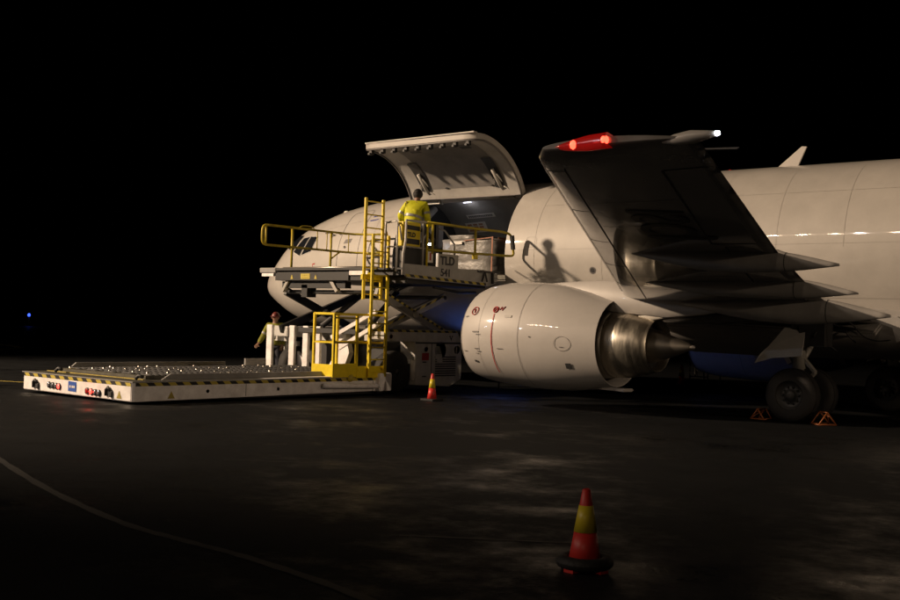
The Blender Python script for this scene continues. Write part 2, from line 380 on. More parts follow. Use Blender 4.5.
# --- cargo door panel (opened upwards about the hinge line at the top)
H = fus_pt(8.5, a_top); H0 = Vector((0, H.y, H.z))
def rot_open(p, deg=103.5):
    th = R(deg); y, z = p.y-H0.y, p.z-H0.z; c, s_ = math.cos(-th), math.sin(-th)
    return Vector((p.x, H0.y+y*c-z*s_, H0.z+y*s_+z*c))
DX = [D0+.03+(D1-D0-.06)*i/16 for i in range(17)]; DA = [a_top+(a_bot-a_top)*i/16 for i in range(17)]
def dshape(i, k, ins):
    # rounded corners at the lower (outer) door edge
    x, a = DX[i], DA[k]; cr = (.12 if i < 8 else .34); w0 = DX[0]; w1 = DX[-1]
    s_ = (a_top-a)*1.95; L_ = (a_top-a_bot)*1.95
    dx = max(0, w0+cr-x, x-(w1-cr)); dy = max(0, s_-(L_-cr))
    if dx > 0 and dy > 0:
        r_ = math.hypot(dx, dy); m_ = max(dx, dy)
        if r_ > 0:
            f = m_/r_; cxn = (w0+cr) if x < (w0+w1)/2 else (w1-cr); sx_ = x-cxn; x = cxn+sx_*f; s_ = (L_-cr)+dy*f
            a = a_top-s_/1.95
    return rot_open(fus_pt(x, a, ins))
n_ = 17
b = MB(); O = [[dshape(i, k, -.01) for k in range(n_)] for i in range(n_)]; I = [[dshape(i, k, .13) for k in range(n_)] for i in range(n_)]
b.loft(O, close=False)
def rim(G): return [G[i][0] for i in range(n_)]+[G[-1][k] for k in range(1, n_)]+[G[i][-1] for i in range(n_-2, -1, -1)]+[G[0][k] for k in range(n_-2, 0, -1)]
b.loft([rim(O), rim(I)]); b.loft(I, close=False)
DOOR = b.build('cargo_door', 'aircraft_white', AC)
b = MB(); b.loft([[dshape(i, k, .142) for k in range(2, 14)] for i in range(3, 15)], close=False)
b.build('door_liner', 'liner_grey', DOOR)
b = MB(); b.loft([[dshape(i, k, .136) for k in range(0, 17)] for i in range(0, 17)], close=False); b.build('inner_skin', 'liner_light', DOOR)
# seal along the rim
rr = [dshape(i, 0, .15) for i in range(n_)]+[dshape(n_-1, k, .15) for k in range(1, n_)]+[dshape(i, n_-1, .15) for i in range(n_-2, -1, -1)]+[dshape(0, k, .15) for k in range(n_-2, 0, -1)]
MB().tube([p*.985+Vector((8.8, -2.2, 5.7))*.015 for p in rr], .022, 6, closed=True).build('door_seal', 'seam_grey', DOOR)
b = MB(); ribs = MB(); ribs.obox(rot_open(fus_pt((D0+D1)/2, a_bot+R(1), -.01))+Vector((0, 0, .004)), (1, 0, 0), (0, 1, 0), (0, 0, 1), (D1-D0)/2-.08, .07, .016)
for i in range(9):
    x = D0+.22+i*.40; p = rot_open(fus_pt(x, a_bot+R(2.0), .10)); nrm = Vector((0, -.45, .0))
    b2 = MB(); b2.obox(p+Vector((0, .02, -.10)), (1, 0, 0), (0, 1, 0), (0, 0, 1), .045, .05, .075); b2.obox(p+Vector((0, -.03, -.17)), (1, 0, 0), (0, 1, 0), (0, 0, 1), .03, .06, .025); b2.build('latch_hook', 'loader_dark', DOOR)
ribs.build('latch_beam', 'liner_light', DOOR)
for x in (7.55, 10.0):
    q0 = fus_pt(x, a_top+R(2), .1); q1 = rot_open(fus_pt(x, a_top-R(26), .2))
    b = MB(); b.tube([q0, (q0+q1)/2+Vector((.02, -.05, -.06)), q1], .045, 8); b.tube([q0+Vector((.18, 0, -.02)), q1+Vector((.05, .1, -.1))], .025, 6); b.tube([q0+Vector((-.16, 0, -.02)), q1+Vector((-.12, .25, -.12))], .022, 6)
    b.obox(q0+Vector((0, -.05, -.02)), (1, 0, 0), (0, 1, 0), (0, 0, 1), .22, .08, .05); b.tube([q0+Vector((.1, -.1, -.05)), q0+Vector((.25, -.25, .12)), q0+Vector((.12, -.4, .2))], .018, 6)
    for k in range(4): b.tube([q0+Vector((.08*k-.1, -.04, -.03)), q0+Vector((.3-.16*k, -.22-.03*k, .08+.05*k)), (q0*(1-.25*k)+q1*.25*k)+Vector((.22-.1*k, 0, -.08))], .014, 5)
    b.build('door_actuator', 'strut_grey', DOOR)
    b = MB(); b.loft([[dshape_p for dshape_p in [rot_open(fus_pt(xx, a_top-R(t), .165)) for t in (8, 16, 24, 32, 38)]] for xx in (x-.16, x+.16)], close=False); b.build('actuator_recess', 'loader_dark', DOOR)
for x in (8.1, 9.75):
    b = MB(); b.loft([[rot_open(fus_pt(xx, a_top-R(t), .15)) for t in (52, 56)] for xx in (x-.16, x+.16)], close=False); b.build('inner_vent', 'dark_line', DOOR)
for x in (8.05, 10.0-.45):
    p = rot_open(fus_pt(x+.2, a_top-R(10), .15)); b = MB(); b.lathe([(0, .0), (0, .045), (.02, .045)], p, (0, -.2, -1), 12); b.build('inner_knob', 'loader_dark', DOOR)
# hinge beam and sill
b = MB()
for i in range(24): b.tube([(D0+.05+i*.146, H0.y-.01, H0.z+.015), (D0+.17+i*.146, H0.y-.01, H0.z+.015)], .03, 8)
b.build('door_hinge', 'strut_grey', DOOR)

# --- skin lines, small marks, windows
def skin_line(pts, w, m, name, parent=FUS, lift=.004):
    # pts in (x, angle deg); thin strip that follows the skin
    P = [fus_pt(x, R(a), -lift) for x, a in pts]; b = MB(); vs = []
    C_ = Vector((0, 0, 3.36))
    for i, p in enumerate(P):
        d = (P[min(i+1, len(P)-1)]-P[max(i-1, 0)]).normalized(); nn = Vector((0, p.y, p.z-3.36)).normalized(); s_ = d.cross(nn).normalized()
        vs += [p-s_*w/2, p+s_*w/2]
    b.add(vs, [(2*i, 2*i+1, 2*i+3, 2*i+2) for i in range(len(P)-1)]); return b.build(name, m, parent)
def rrect(x0, x1, a0, a1, n=8, cr=.14):
    ra = cr/1.9*57.3; out = []
    for cx_, ca, t0 in ((x1-cr, a1-ra, 0), (x0+cr, a1-ra, 90), (x0+cr, a0+ra, 180), (x1-cr, a0+ra, 270)):
        for k in range(5):
            t = R(t0+k*22.5); out.append((cx_+cr*math.cos(t), ca+ra*math.sin(t)))
    out.append(out[0]); dense = []
    for i in range(len(out)-1):
        (xa, aa), (xb, ab) = out[i], out[i+1]; k = max(1, int(abs(ab-aa)/4))
        for j in range(k): dense.append((xa+(xb-xa)*j/k, aa+(ab-aa)*j/k))
    dense.append(out[-1]); return dense
skin_line(rrect(4.68, 5.51, -104, -38), .018, 'seam_grey', 'crew_door_outline')
skin_line(rrect(5.95, 6.35, -86, -70, cr=.1), .010, 'faint_line', 'panel_outline')
b = MB(); b.add([fus_pt(4.86, R(-72.5), -.006), fus_pt(5.14, R(-72.5), -.006), fus_pt(5.18, R(-69), -.006), fus_pt(4.92, R(-69), -.006)], [(0, 1, 2, 3)]); b.build('door_handle', 'seam_grey', FUS)
for x in (6.0, 11.5, 13.4, 20.5):
    skin_line([(x, a) for a in range(-150, 151, 5)], .008, 'faint_line', 'skin_seam')
for a in (-118, -52): skin_line([(x*.5, a) for x in range(23, 64)], .007, 'faint_line', 'skin_seam')
skin_line([(x*.5, -52) for x in range(7, 14)], .007, 'faint_line', 'skin_seam')
for (x, z, m) in ((5.66, 4.50, 'blue_mark'), (5.62, 4.40, 'blue_mark')):
    a = -48.5 if z > 4.45 else -53
    skin_line([(x, a), (x+.14, a), (x+.3, a+.5)], .035, m, 'painted_mark')
for x in (3.02, 3.64): 
    skin_line([(x-.04, -85), (x+.08, -85)], .03, 'red_mark', 'painted_mark'); skin_line([(x-.02, -85), (x-.02, -89)], .02, 'red_mark', 'painted_mark')
for x, a in ((4.6, -62), (4.95, -76), (6.9, -96), (4.4, -80), (13.0, -112)):
    p = fus_pt(x, R(a), -.005); b = MB(); b.lathe([(0, 0), (0, .035), (.012, .035)], p, (0, p.y, p.z-3.36), 10); b.build('static_port', 'seam_grey', FUS)
p = fus_pt(13.16, R(-100.5), -.006); b = MB(); b.lathe([(0, 0), (0, .085)], p, (0, p.y, p.z-3.36), 20); b.build('side_vent', 'seam_grey', FUS)
MB().lathe([(0, 0), (0, .055)], p+Vector((0, -.006, 0)), (0, p.y, p.z-3.36), 20).build('side_vent', 'cabin_dark', FUS)
for x in (8.8, 9.9): skin_line([(x, a) for a in range(-30, 31, 5)], .007, 'faint_line', 'skin_seam')
for x in (14.8, 16.2, 17.6, 19.0, 22.0): skin_line([(x, a) for a in range(-88, -20, 4)], .006, 'faint_line', 'skin_seam')
skin_line([(x*.5, -86) for x in range(22, 47)], .006, 'faint_line', 'skin_seam')
skin_line(rrect(11.25, 11.55, -84, -77, cr=.06), .007, 'faint_line', 'panel_outline')
# pitot tubes / aoa vane
b = MB(); b.tube([fus_pt(4.35, R(-62)), fus_pt(4.3, R(-62), -.16), fus_pt(4.12, R(-62), -.18)], .018, 6); b.build('pitot_tube', 'dark_line', FUS)
# cockpit windows, both sides: patches given on the skin as (x, height) corners
def zang(x, z, side):
    zt, zb = interp(TOP, x), interp(BOT, x); k = min(1, max(0, x/5)); zc = zb+(zt-zb)*(.42+.08*k)
    c_ = (z-zc)/((zt-zc) if z > zc else (zc-zb)); return side*math.acos(max(-1, min(1, c_)))
def window(corners, side, name='cockpit_window', m='glass_dark', lift=.012, inset=0):
    cs = [Vector((x, z)) for x, z in corners]; ctr = sum(cs, Vector((0, 0)))/4
    cs = [c+(ctr-c)*inset for c in cs]; G = []
    for i in range(9):
        row = []
        for j in range(9):
            u_, v_ = i/8, j/8; c = (cs[0]*(1-u_)+cs[1]*u_)*(1-v_)+(cs[3]*(1-u_)+cs[2]*u_)*v_
            row.append(fus_pt(c.x, zang(c.x, c.y, side), -lift))
        G.append(row)
    b = MB(); b.loft(G, close=False); return b.build(name, m, FUS)
for side in (-1, 1):
    for cs in ([(2.83, 3.50), (2.36, 3.63), (2.66, 4.03), (3.03, 4.06)], [(3.40, 3.62), (2.93, 3.52), (3.10, 4.06), (3.50, 4.04)]):
        fr = window(cs, side, 'window_frame', 'loader_grey', .006, -.06); window(cs, side)
    cs = [(2.28, 3.65), (1.55, 3.80), (1.75, 4.16), (2.52, 4.12)]
    window(cs, side)
# --- crown antennas, beacon
b = MB(); b.poly([(16.72, -.015, 5.34), (17.22, -.015, 5.34), (17.42, -.015, 5.78), (17.30, -.015, 5.80)], .03, (0, 1, 0)); b.build('blade_antenna', 'aircraft_white', AC, bevel=.008)
b = MB(); b.poly([(2.9, -.012, 4.70), (3.1, -.012, 4.72), (3.2, -.012, 4.94), (3.08, -.012, 4.94)], .024, (0, 1, 0)); b.build('blade_antenna', 'aircraft_white', AC)
b = MB(); b.lathe([(0, .06), (.05, .055), (.08, .03), (.09, 0)], (15.6, 0, 5.31), (0, 0, 1), 14); b.build('beacon', 'lens_red', AC)
# belly fairing
b = MB()
def belly(x, t):
    f = math.sin(math.pi*min(1, max(0, (x-11.8)/10.4)))**.4
    return Vector((x, math.sin(t)*(1.3+.72*f), 1.85+math.cos(t)*(.3+.38*f)))
b.loft([[belly(11.8+10.4*i/20, 2*math.pi*k/24) for k in range(24)] for i in range(21)]); b.build('belly_fairing', 'fairing_grey', AC)
# tail surfaces (outside the frame to the right, still part of the aeroplane)
b = MB(); b.loft([[Vector((x0+(x1-x0)*c, y, z)) for c, y in ((0, 0), (.1, th), (.4, th*1.3), (1, 0), (.4, -th*1.3), (.1, -th))] for z, x0, x1, th in ((4.9, 26.2, 34.6, .12), (5.6, 28.2, 34.8, .22), (11.1, 33.0, 35.9, .10))], cap1=True)
b.build('tail_fin', 'aircraft_white', AC)
for s_ in (-1, 1):
    b = MB(); b.loft([[Vector((x0+(x1-x0)*c, s_*y, z+t)) for c, t in ((0, 0), (.1, th), (.4, th*1.3), (1, 0), (.4, -th*1.3), (.1, -th))] for y, x0, x1, th, z in ((.5, 30.4, 34.4, .14, 4.5), (6.35, 34.0, 35.6, .06, 5.1))], cap1=True)
    b.build('tailplane', 'aircraft_white', AC)

# --- wings
LE = [(0, 13.3), (1.88, 14.2), (4.83, 15.82), (13.9, 20.36), (14.2, 20.52), (14.44, 20.74)]
TE = [(0, 19.9), (4.83, 19.86), (5.5, 20.0), (9.5, 21.10), (14.44, 22.48)]
ZL = [(0, 1.90), (1.88, 2.02), (4.83, 2.36), (9.5, 2.92), (14.1, 3.44), (14.44, 3.50)]
ZT = [(0, 1.85), (1.88, 1.95), (4.83, 2.26), (9.5, 2.74), (14.1, 3.43), (14.44, 3.47)]
TH = [(0, .145), (1.88, .14), (4.83, .125), (9.5, .115), (14.0, .105), (14.3, .09), (14.44, .045)]
def lin(t, x):
    for i in range(len(t)-1):
        if x <= t[i+1][0]: return t[i][1]+(t[i+1][1]-t[i][1])*(x-t[i][0])/(t[i+1][0]-t[i][0])
    return t[-1][1]
def wing_pt(y, c, low, side=-1, lift=0.):
    x0, x1 = lin(LE, y), lin(TE, y); z0, z1 = lin(ZL, y), lin(ZT, y); ch = x1-x0; t = lin(TH, y)
    th = 5*t*ch*(.2969*math.sqrt(max(c, 0))-.126*c-.3516*c*c+.2843*c**3-.1036*c**4)
    camb = .02*ch*math.sin(math.pi*min(1, c))
    z = z0+(z1-z0)*c+camb+(-th*.85-lift if low else th+lift)
    return Vector((x0+ch*c, side*y, z))
cs_ = [0, .004, .012, .025, .05, .09, .14, .2, .28, .37, .47, .58, .7, .82, .92, 1.0]
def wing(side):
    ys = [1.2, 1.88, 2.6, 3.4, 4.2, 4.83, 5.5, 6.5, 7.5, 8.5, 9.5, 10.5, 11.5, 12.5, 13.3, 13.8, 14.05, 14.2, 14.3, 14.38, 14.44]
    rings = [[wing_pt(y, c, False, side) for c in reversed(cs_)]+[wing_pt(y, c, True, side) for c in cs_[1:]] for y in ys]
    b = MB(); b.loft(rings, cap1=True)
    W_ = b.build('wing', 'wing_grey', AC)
    def line(pts, w, m, name, lift=.004):
        P = [wing_pt(y, c, True, side, lift) for y, c in pts]; bb = MB(); vs = []
        for i, p in enumerate(P):
            d = (P[min(i+1, len(P)-1)]-P[max(i-1, 0)]).normalized(); s2 = d.cross(Vector((0, 0, 1))).normalized(); vs += [p-s2*w/2, p+s2*w/2]
        bb.add(vs, [(2*i, 2*i+1, 2*i+3, 2*i+2) for i in range(len(P)-1)]); return bb.build(name, m, W_)
    # slat: bright leading edge strip, both faces
    bb = MB(); bb.loft([[wing_pt(y, c, False, side, .004) for c in (.10, .05, .02, .008)]+[wing_pt(y, 0, True, side, .004)+Vector((-.006, 0, 0))]+[wing_pt(y, c, True, side, .004) for c in (.006, .012, .022)] for y in [5.6+8.2*i/24 for i in range(25)]], close=False)
    bb.build('slat', 'slat_metal', W_)
    line([(5.3+8.6*i/30, .145-.0*i) for i in range(31)], .02, 'dark_line', 'slat_gap')
    for y in (6.6, 8.4, 10.2, 12.0, 13.8): line([(y, .022), (y, .06), (y, .10), (y, .145)], .018, 'dark_line', 'panel_gap')
    line([(10.1+3.4*i/12, .70) for i in range(13)], .03, 'dark_line', 'aileron_gap'); line([(10.1, .70), (10.1, .8), (10.1, .9), (10.1, .99)], .03, 'dark_line', 'aileron_gap'); line([(13.5, .70), (13.5, .8), (13.5, .9), (13.5, .99)], .025, 'dark_line', 'aileron_gap')
    line([(5.6+4.3*i/12, .76) for i in range(13)], .03, 'dark_line', 'flap_gap')
    for y in (5.2, 6.4, 7.6, 8.8, 11.2, 12.4): line([(y, .16+.54*i/8) for i in range(9)], .010, 'dark_line', 'panel_gap')
    # tip fairing with the tail light, navigation light at the front of the tip
    y_ = 14.3*side
    bb = MB(); bb.loft([[Vector((22.08+t*.58, y_+side*(.05+.05*t)+w*math.cos(k*math.pi/6), 3.475+h*math.sin(k*math.pi/6)+.02*t)) for k in range(12)] for t, w, h in ((0, .02, .02), (.25, .07, .05), (.55, .09, .065), (.85, .05, .04), (1, .025, .025))], cap1=True)
    bb.build('tip_fairing', 'gear_white', W_)
    bb = MB(); bb.lathe([(0, .02), (.02, .024), (.04, .018), (.05, 0)], (22.655, y_+side*.1, 3.495), (1, side*.2, 0), 12); bb.build('tail_light', 'white_lamp', W_)
    bb = MB(); bb.poly([(21.95, y_-side*.55, 3.47), (22.58, y_-side*.5, 3.44), (22.60, y_-side*.5, 3.45), (21.95, y_-side*.5, 3.48)], .008, (0, 0, 1)); bb.build('static_wick', 'dark_line', W_)
    # glass over the light: shell slightly proud of the tip
    def tipring(x, g):
        c = (x-20.9)/(22.48-20.9); f = min(1, max(.05, (x-20.72)/.5))**.5
        return f
    shell = []
    for i in range(13):
        t = i/12; x = 20.90+.62*t; h = .008+.072*min(1, t*1.6)**.55
        yo = side*(14.40+.05*t); zc = 3.497+.02*t
        shell.append([Vector((x, yo+side*.045*math.cos(a)-side*.0, zc+h*math.sin(a))) for a in [R(-100+200*k/10) for k in range(11)]]+[Vector((x, yo-side*.10, zc+h*.8)), Vector((x, yo-side*.10, zc-h*.8))])
    bb = MB(); bb.loft(shell, cap0=True, cap1=True); NL = bb.build('navigation_light', 'nav_glow' if side < 0 else 'lens_red', W_)
    if side < 0:
        for x, z, r_ in ((21.13, 3.50, .036), (21.50, 3.52, .042)):
            q = MB(); q.lathe([(-.05, 0), (-.03, r_*.8), (.0, r_), (.03, r_*.8), (.05, 0)], (x, side*14.462, z), (0, 0, 1), 14); q.build('bulb', 'nav_core', NL)
        light('navigation_glow', 'POINT', (21.3, -14.62, 3.50), .12, (1, .06, .04), .03)
    # flap track fairings
    def canoe(y, xa, xt, zt_, wd, bot, ztop_off=.0):
        # bot: bottom line (x, z); top follows the wing to the trailing edge, then falls in a convex line to the tip
        bb = MB(); rg = []; xte = lin(TE, y); zte = lin(ZT, y)+ztop_off; n = 26
        for i in range(n+1):
            x = xa+(xt-xa)*i/n; zb = interp(bot, x)
            if x < xte: ztp = wing_pt(y, min(.995, max(.01, (x-lin(LE, y))/(xte-lin(LE, y)))), True, side).z+.06
            else:
                t = (x-xte)/(xt-xte); ztp = (zte+.03)+(zt_+.015-zte-.03)*(t**1.25)
            ztp = max(ztp, zb+.01); t = i/n; w = wd*max(.04, min(1, (t/.35))**.6*min(1, ((1-t)/.5)**.8)); zc = zb+(ztp-zb)*.45
            rg.append([Vector((x, side*y+w*math.cos(a), zc+((ztp-zc) if math.sin(a) > 0 else (zc-zb))*math.sin(a))) for a in [2*math.pi*k/20 for k in range(20)]])
        bb.loft(rg, cap0=True, cap1=True); F_ = bb.build('flap_fairing', 'fairing_grey', W_)
        j = int(n*.80); rr_ = [v+(v-sum(rg[j], Vector())/20)*.02 for v in rg[j]]; q = MB(); q.loft([rr_, [v+Vector((.012, 0, 0)) for v in rr_]]); q.build('fairing_joint', 'dark_line', F_)
    canoe(9.5, 18.8, 21.92, 2.585, .17, [(18.8, 2.78), (19.4, 2.64), (20.0, 2.53), (20.7, 2.49), (21.3, 2.51), (21.92, 2.57)])
    canoe(7.0, 17.0, 21.24, 2.31, .20, [(17.0, 2.62), (18.2, 2.36), (19.2, 2.24), (20.2, 2.22), (21.24, 2.30)])
    canoe(4.85, 16.4, 20.98, 2.03, .26, [(16.4, 2.26), (17.6, 2.06), (18.6, 1.90), (19.4, 1.85), (20.2, 1.90), (20.98, 2.0)])
    # inboard flap end with its hanging bonding cable
    bb = MB(); bb.poly([(19.75, side*2.55, 2.0), (20.3, side*2.55, 2.06), (20.55, side*2.55, 1.9), (20.52, side*2.55, 1.68), (20.3, side*2.55, 1.58), (20.22, side*2.55, 1.85)], .12, (0, -side, 0)); bb.build('inboard_fairing', 'fairing_grey', W_)
    bb = MB(); bb.tube(curve([(19.3, side*3.0, 1.98), (19.6, side*3.0, 1.92), (19.85, side*3.0, 1.68), (20.1, side*3.0, 1.60), (20.35, side*3.0, 1.62)], 24), .014, 6); bb.build('hanging_cable', 'loader_dark', W_)
    bb = MB()
    bb.poly([(15.2, side*1.8, 2.2), (19.8, side*1.8, 1.98), (19.8, side*2.3, 1.75), (15.0, side*2.3, 1.9)], .12, (0, 0, -1)); bb.build('root_fairing', 'fairing_grey', W_, bevel=.03)
    return W_
WL = wing(-1); WR = wing(1)
# registration on the underside of the left wing, read from behind
def wing_text(body, y0, c, size):
    pl = wing_pt(y0, c, True, -1); q = wing_pt(y0-2.2, c, True, -1)
    xd = (q-pl); xd.z = 0; xd.normalize(); yd = Vector((xd.y, -xd.x, 0)); yd = yd if yd.x < 0 else -yd
    o = text('registration_letters', body, size, pl, xd, yd, 'black_paint_and_shade', WL, bold=.012, ext=0); off = ROOT['wing']
    for v in o.data.vertices:
        x, y = v.co.x+off.x, -(v.co.y+off.y); v.co.z = wing_pt(y, max(.02, (x-lin(LE, y))/(lin(TE, y)-lin(LE, y))), True, -1, .012).z-off.z
    return o
wing_text('ISCJ', 11.9, .66, 1.0)

# --- engines
def engine(side):
    y = side*4.83; N_ = 40
    def ring(x, zc, rw, rh, flat=0., n=N_):
        out = []
        for k in range(n):
            a = 2*math.pi*k/n; s_, c_ = math.sin(a), math.cos(a); zz = c_*rh
            if c_ < 0: zz *= (1-flat*abs(c_))
            out.append(Vector((x, y+rw*s_, zc+zz)))
        return out
    X0 = 12.50
    out = [(X0, 1.44, .88, .88, .03), (X0+.03, 1.44, .93, .93, .05), (X0+.10, 1.45, .98, .975, .06), (X0+.3, 1.46, 1.05, 1.04, .07), (X0+.7, 1.47, 1.10, 1.09, .06), (X0+1.2, 1.47, 1.12, 1.11, .05), (X0+1.7, 1.46, 1.11, 1.10, .03), (X0+2.2, 1.44, 1.06, 1.05, .01), (X0+2.7, 1.42, .98, .97, 0), (X0+3.02, 1.40, .91, .90, 0), (X0+3.26, 1.385, .855, .85, 0)]
    b = MB(); b.loft([ring(*o) for o in out[2:]]); b.loft([ring(X0+3.26, 1.385, .855, .85), ring(X0+3.24, 1.385, .82, .815), ring(X0+2.6, 1.40, .86, .855)])
    E = b.build('engine_nacelle', 'nacelle_white', AC)
    b = MB(); b.loft([ring(X0+.101, 1.45, .975, .97, .06), ring(*out[1]), ring(*out[0]), ring(X0+.03, 1.44, .83, .83, .02), ring(X0+.15, 1.44, .79, .79), ring(X0+.5, 1.44, .77, .77)]); b.build('inlet_lip', 'lip_metal', E)
    b = MB(); b.loft([ring(X0+.5, 1.44, .77, .77), ring(X0+1.3, 1.44, .78, .78)], cap1=True); b.build('inlet_duct', 'loader_mid', E)
    b = MB(); 
    for k in range(24):
        a = 2*math.pi*k/24; c = Vector((X0+1.1, y, 1.44)); rd = Vector((0, math.sin(a), math.cos(a))); tg = Vector((.5, math.cos(a)*.86, -math.sin(a)*.86)); b.obox(c+rd*.5, rd, tg, rd.cross(tg), .26, .09, .008)
    b.lathe([(-.35, 0), (-.2, .14), (0, .24)], (X0+1.05, y, 1.44), (1, 0, 0), 20); b.build('fan', 'hub_metal', E)
    # core cowl, nozzle, plug
    b = MB(); b.loft([ring(X0+2.5, 1.40, .84, .84, n=N_), ring(X0+2.52, 1.40, .5, .5, n=N_)]); b.build('fan_duct', 'opening_black', E)
    b = MB(); b.lathe([(2.5, .62), (2.9, .68), (3.15, .665), (3.22, .66), (3.23, .64)], (X0, y, 1.37), (1, 0, 0), 40); b.build('core_cowl', 'plug_metal', E)
    b = MB(); b.lathe([(3.22, .645), (3.30, .655), (3.36, .645), (3.38, .655), (3.6, .63), (3.9, .565), (4.14, .50), (4.14, .475), (3.9, .49)], (X0, y, 1.37), (1, 0, 0), 48); b.build('core_nozzle', 'nozzle_metal', E)
    b = MB(); b.lathe([(3.9, .50), (3.91, .25)], (X0, y, 1.37), (1, 0, 0), 32); b.build('nozzle_throat', 'opening_black', E)
    b = MB(); b.lathe([(3.9, .34), (4.14, .30), (4.32, .24), (4.5, .175), (4.68, .11), (4.80, .065), (4.84, .045), (4.84, 0)], (X0, y, 1.37), (1, 0, 0), 32); b.build('exhaust_plug', 'plug_metal', E)
    b = MB(); b.lathe([(4.83, .04), (4.90, .036), (4.91, 0)], (X0, y, 1.37), (1, 0, 0), 14); b.build('plug_tip', 'lip_metal', E)
    # seams
    def seam(x, w, m, a0=0, a1=360, lift=.004, nm='cowl_seam'):
        t = x-X0; zc = interp([(o[0]-X0, o[1]) for o in out], t); rw = interp([(o[0]-X0, o[2]) for o in out], t)+lift; rh = interp([(o[0]-X0, o[3]) for o in out], t)+lift; fl = interp([(o[0]-X0, o[4]) for o in out], t)
        bb = MB(); P = []
        for xx in (x-w/2, x+w/2):
            row = []
            for k in range(61):
                a = R(a0+(a1-a0)*k/60); s_, c_ = math.sin(a), math.cos(a); zz = c_*rh*(1-fl*abs(c_) if c_ < 0 else 1); row.append(Vector((xx, y+rw*s_, zc+zz)))
            P.append(row)
        bb.loft(P, close=False); return bb.build(nm, m, E)
    seam(X0+1.62, .009, 'seam_grey', lift=.006)
    seam(X0+.62, .008, 'faint_line'); 
    if side < 0:
        o = seam(X0+.97, .022, 'red_mark', 293, 225, .006, 'red_line')
        def npt(x, a, lift=.008):
            t = x-X0; zc = interp([(o[0]-X0, o[1]) for o in out], t); rw = interp([(o[0]-X0, o[2]) for o in out], t)+lift; rh = interp([(o[0]-X0, o[3]) for o in out], t)+lift; fl = interp([(o[0]-X0, o[4]) for o in out], t)
            a = R(a); c_ = math.cos(a); return Vector((x, y+rw*math.sin(a), zc+c_*rh*(1-fl*abs(c_) if c_ < 0 else 1)))
        def patch(x0, x1, a0, a1, m, nm, k=3):
            bb = MB(); bb.loft([[npt(x0+(x1-x0)*i/3, a0+(a1-a0)*j/k) for j in range(k+1)] for i in range(4)], close=False); bb.build(nm, m, E)
        # circled 1 and the hazard triangle beside the line
        cc = [(X0+.42+.085*math.cos(t), 297+4.6*math.sin(t)) for t in [2*math.pi*k/20 for k in range(20)]]
        bb = MB(); bb.tube([npt(*c) for c in cc], .009, 5, closed=True); bb.tube([npt(X0+.42, 294.8), npt(X0+.42, 299.2)], .011, 5); bb.tube([npt(X0+.42, 299.2), npt(X0+.385, 297.8)], .009, 5); bb.build('cowl_mark', 'red_mark', E)
        bb = MB(); bb.tube([npt(X0+.98+.06*math.cos(t), 297.5+3.2*math.sin(t)) for t in [2*math.pi*k/12 for k in range(12)]], .012, 5, closed=True); bb.tube([npt(X0+.93, 295), npt(X0+1.03, 300)], .010, 5); bb.tube([npt(X0+1.08, 297), npt(X0+1.12, 300.5), npt(X0+1.15, 296.5), npt(X0+1.2, 301)], .011, 5); bb.build('cowl_mark', 'red_mark', E)
        for (x0, x1, a0, a1, m) in ((.45, .62, 272.5, 273.8, 'seam_grey'), (.55, .68, 269.8, 270.6, 'seam_grey'), (.5, .62, 254, 255, 'seam_grey'), (.56, .66, 251, 252, 'seam_grey'), (.52, .6, 248.5, 249.3, 'seam_grey'), (1.25, 1.42, 289, 291.5, 'faint_line'), (1.1, 1.25, 255.5, 256.3, 'seam_grey'), (.16, .26, 291, 292, 'seam_grey'), (.16, .26, 250, 251.2, 'seam_grey'), (1.88, 1.92, 270, 271, 'dark_line'), (2.55, 2.64, 261.5, 262.3, 'seam_grey')):
            patch(X0+x0, X0+x1, a0, a1, m, 'cowl_marking')
        bb = MB(); bb.tube([npt(X0+2.6+.17*math.cos(t)**1, 266+8*math.sin(t)) for t in [2*math.pi*k/24 for k in range(24)]], .004, 4, closed=True); bb.build('access_panel', 'faint_line', E)
        patch(X0+2.62, X0+2.74, 236, 243, 'dark_line', 'cowl_vent'); patch(X0+.42, X0+.50, 237, 240, 'dark_line', 'cowl_vent')
    # drain mast and lower lip
    b = MB(); b.poly([(X0+2.6, y-.10, .48), (X0+3.5, y-.14, .46), (X0+3.55, y+.14, .46), (X0+2.6, y+.10, .48)], .06, (0, 0, 1)); b.build('lower_lip', 'nacelle_white', E, bevel=.02)
    # pylon
    b = MB(); rg = []
    for x, w, zb, zt in ((14.15, .05, 2.45, 2.56), (14.8, .15, 2.25, 2.60), (15.4, .20, 2.05, 2.62), (15.75, .22, 2.0, 2.60), (16.3, .22, 1.96, 2.55), (16.9, .20, 1.92, 2.45), (17.6, .15, 2.0, 2.35), (18.5, .04, 2.15, 2.3)):
        rg.append([Vector((x, y-w, zb)), Vector((x, y-w*1.05, (zb+zt)/2)), Vector((x, y-w*.6, zt-.02)), Vector((x, y, zt)), Vector((x, y+w*.6, zt-.02)), Vector((x, y+w*1.05, (zb+zt)/2)), Vector((x, y+w, zb)), Vector((x, y, zb-.02))])
    b.loft(rg, cap0=True, cap1=True); PY = b.build('pylon', 'nacelle_white', E)
    b = MB(); b.loft([[Vector((16.3+t*1.9, y-side*-.0+w*s3, 1.93+.18*t+.0)) for s3 in (-1, 1)]+[Vector((16.3+t*1.9, y+w*.8*s3, 1.80+.35*t)) for s3 in (1, -1)] for t, w in ((0, .20), (.5, .17), (1, .03))], cap0=True, cap1=True); b.build('heat_shield', 'strut_grey', E)
    # strake
    b = MB(); b.poly([(14.0, y+.75*-side, 2.28), (14.9, y+.70*-side, 2.30), (14.9, y+.9*-side, 2.50)], .02, (0, 0, 1)); b.build('strake', 'nacelle_white', E)
engine(-1); engine(1)

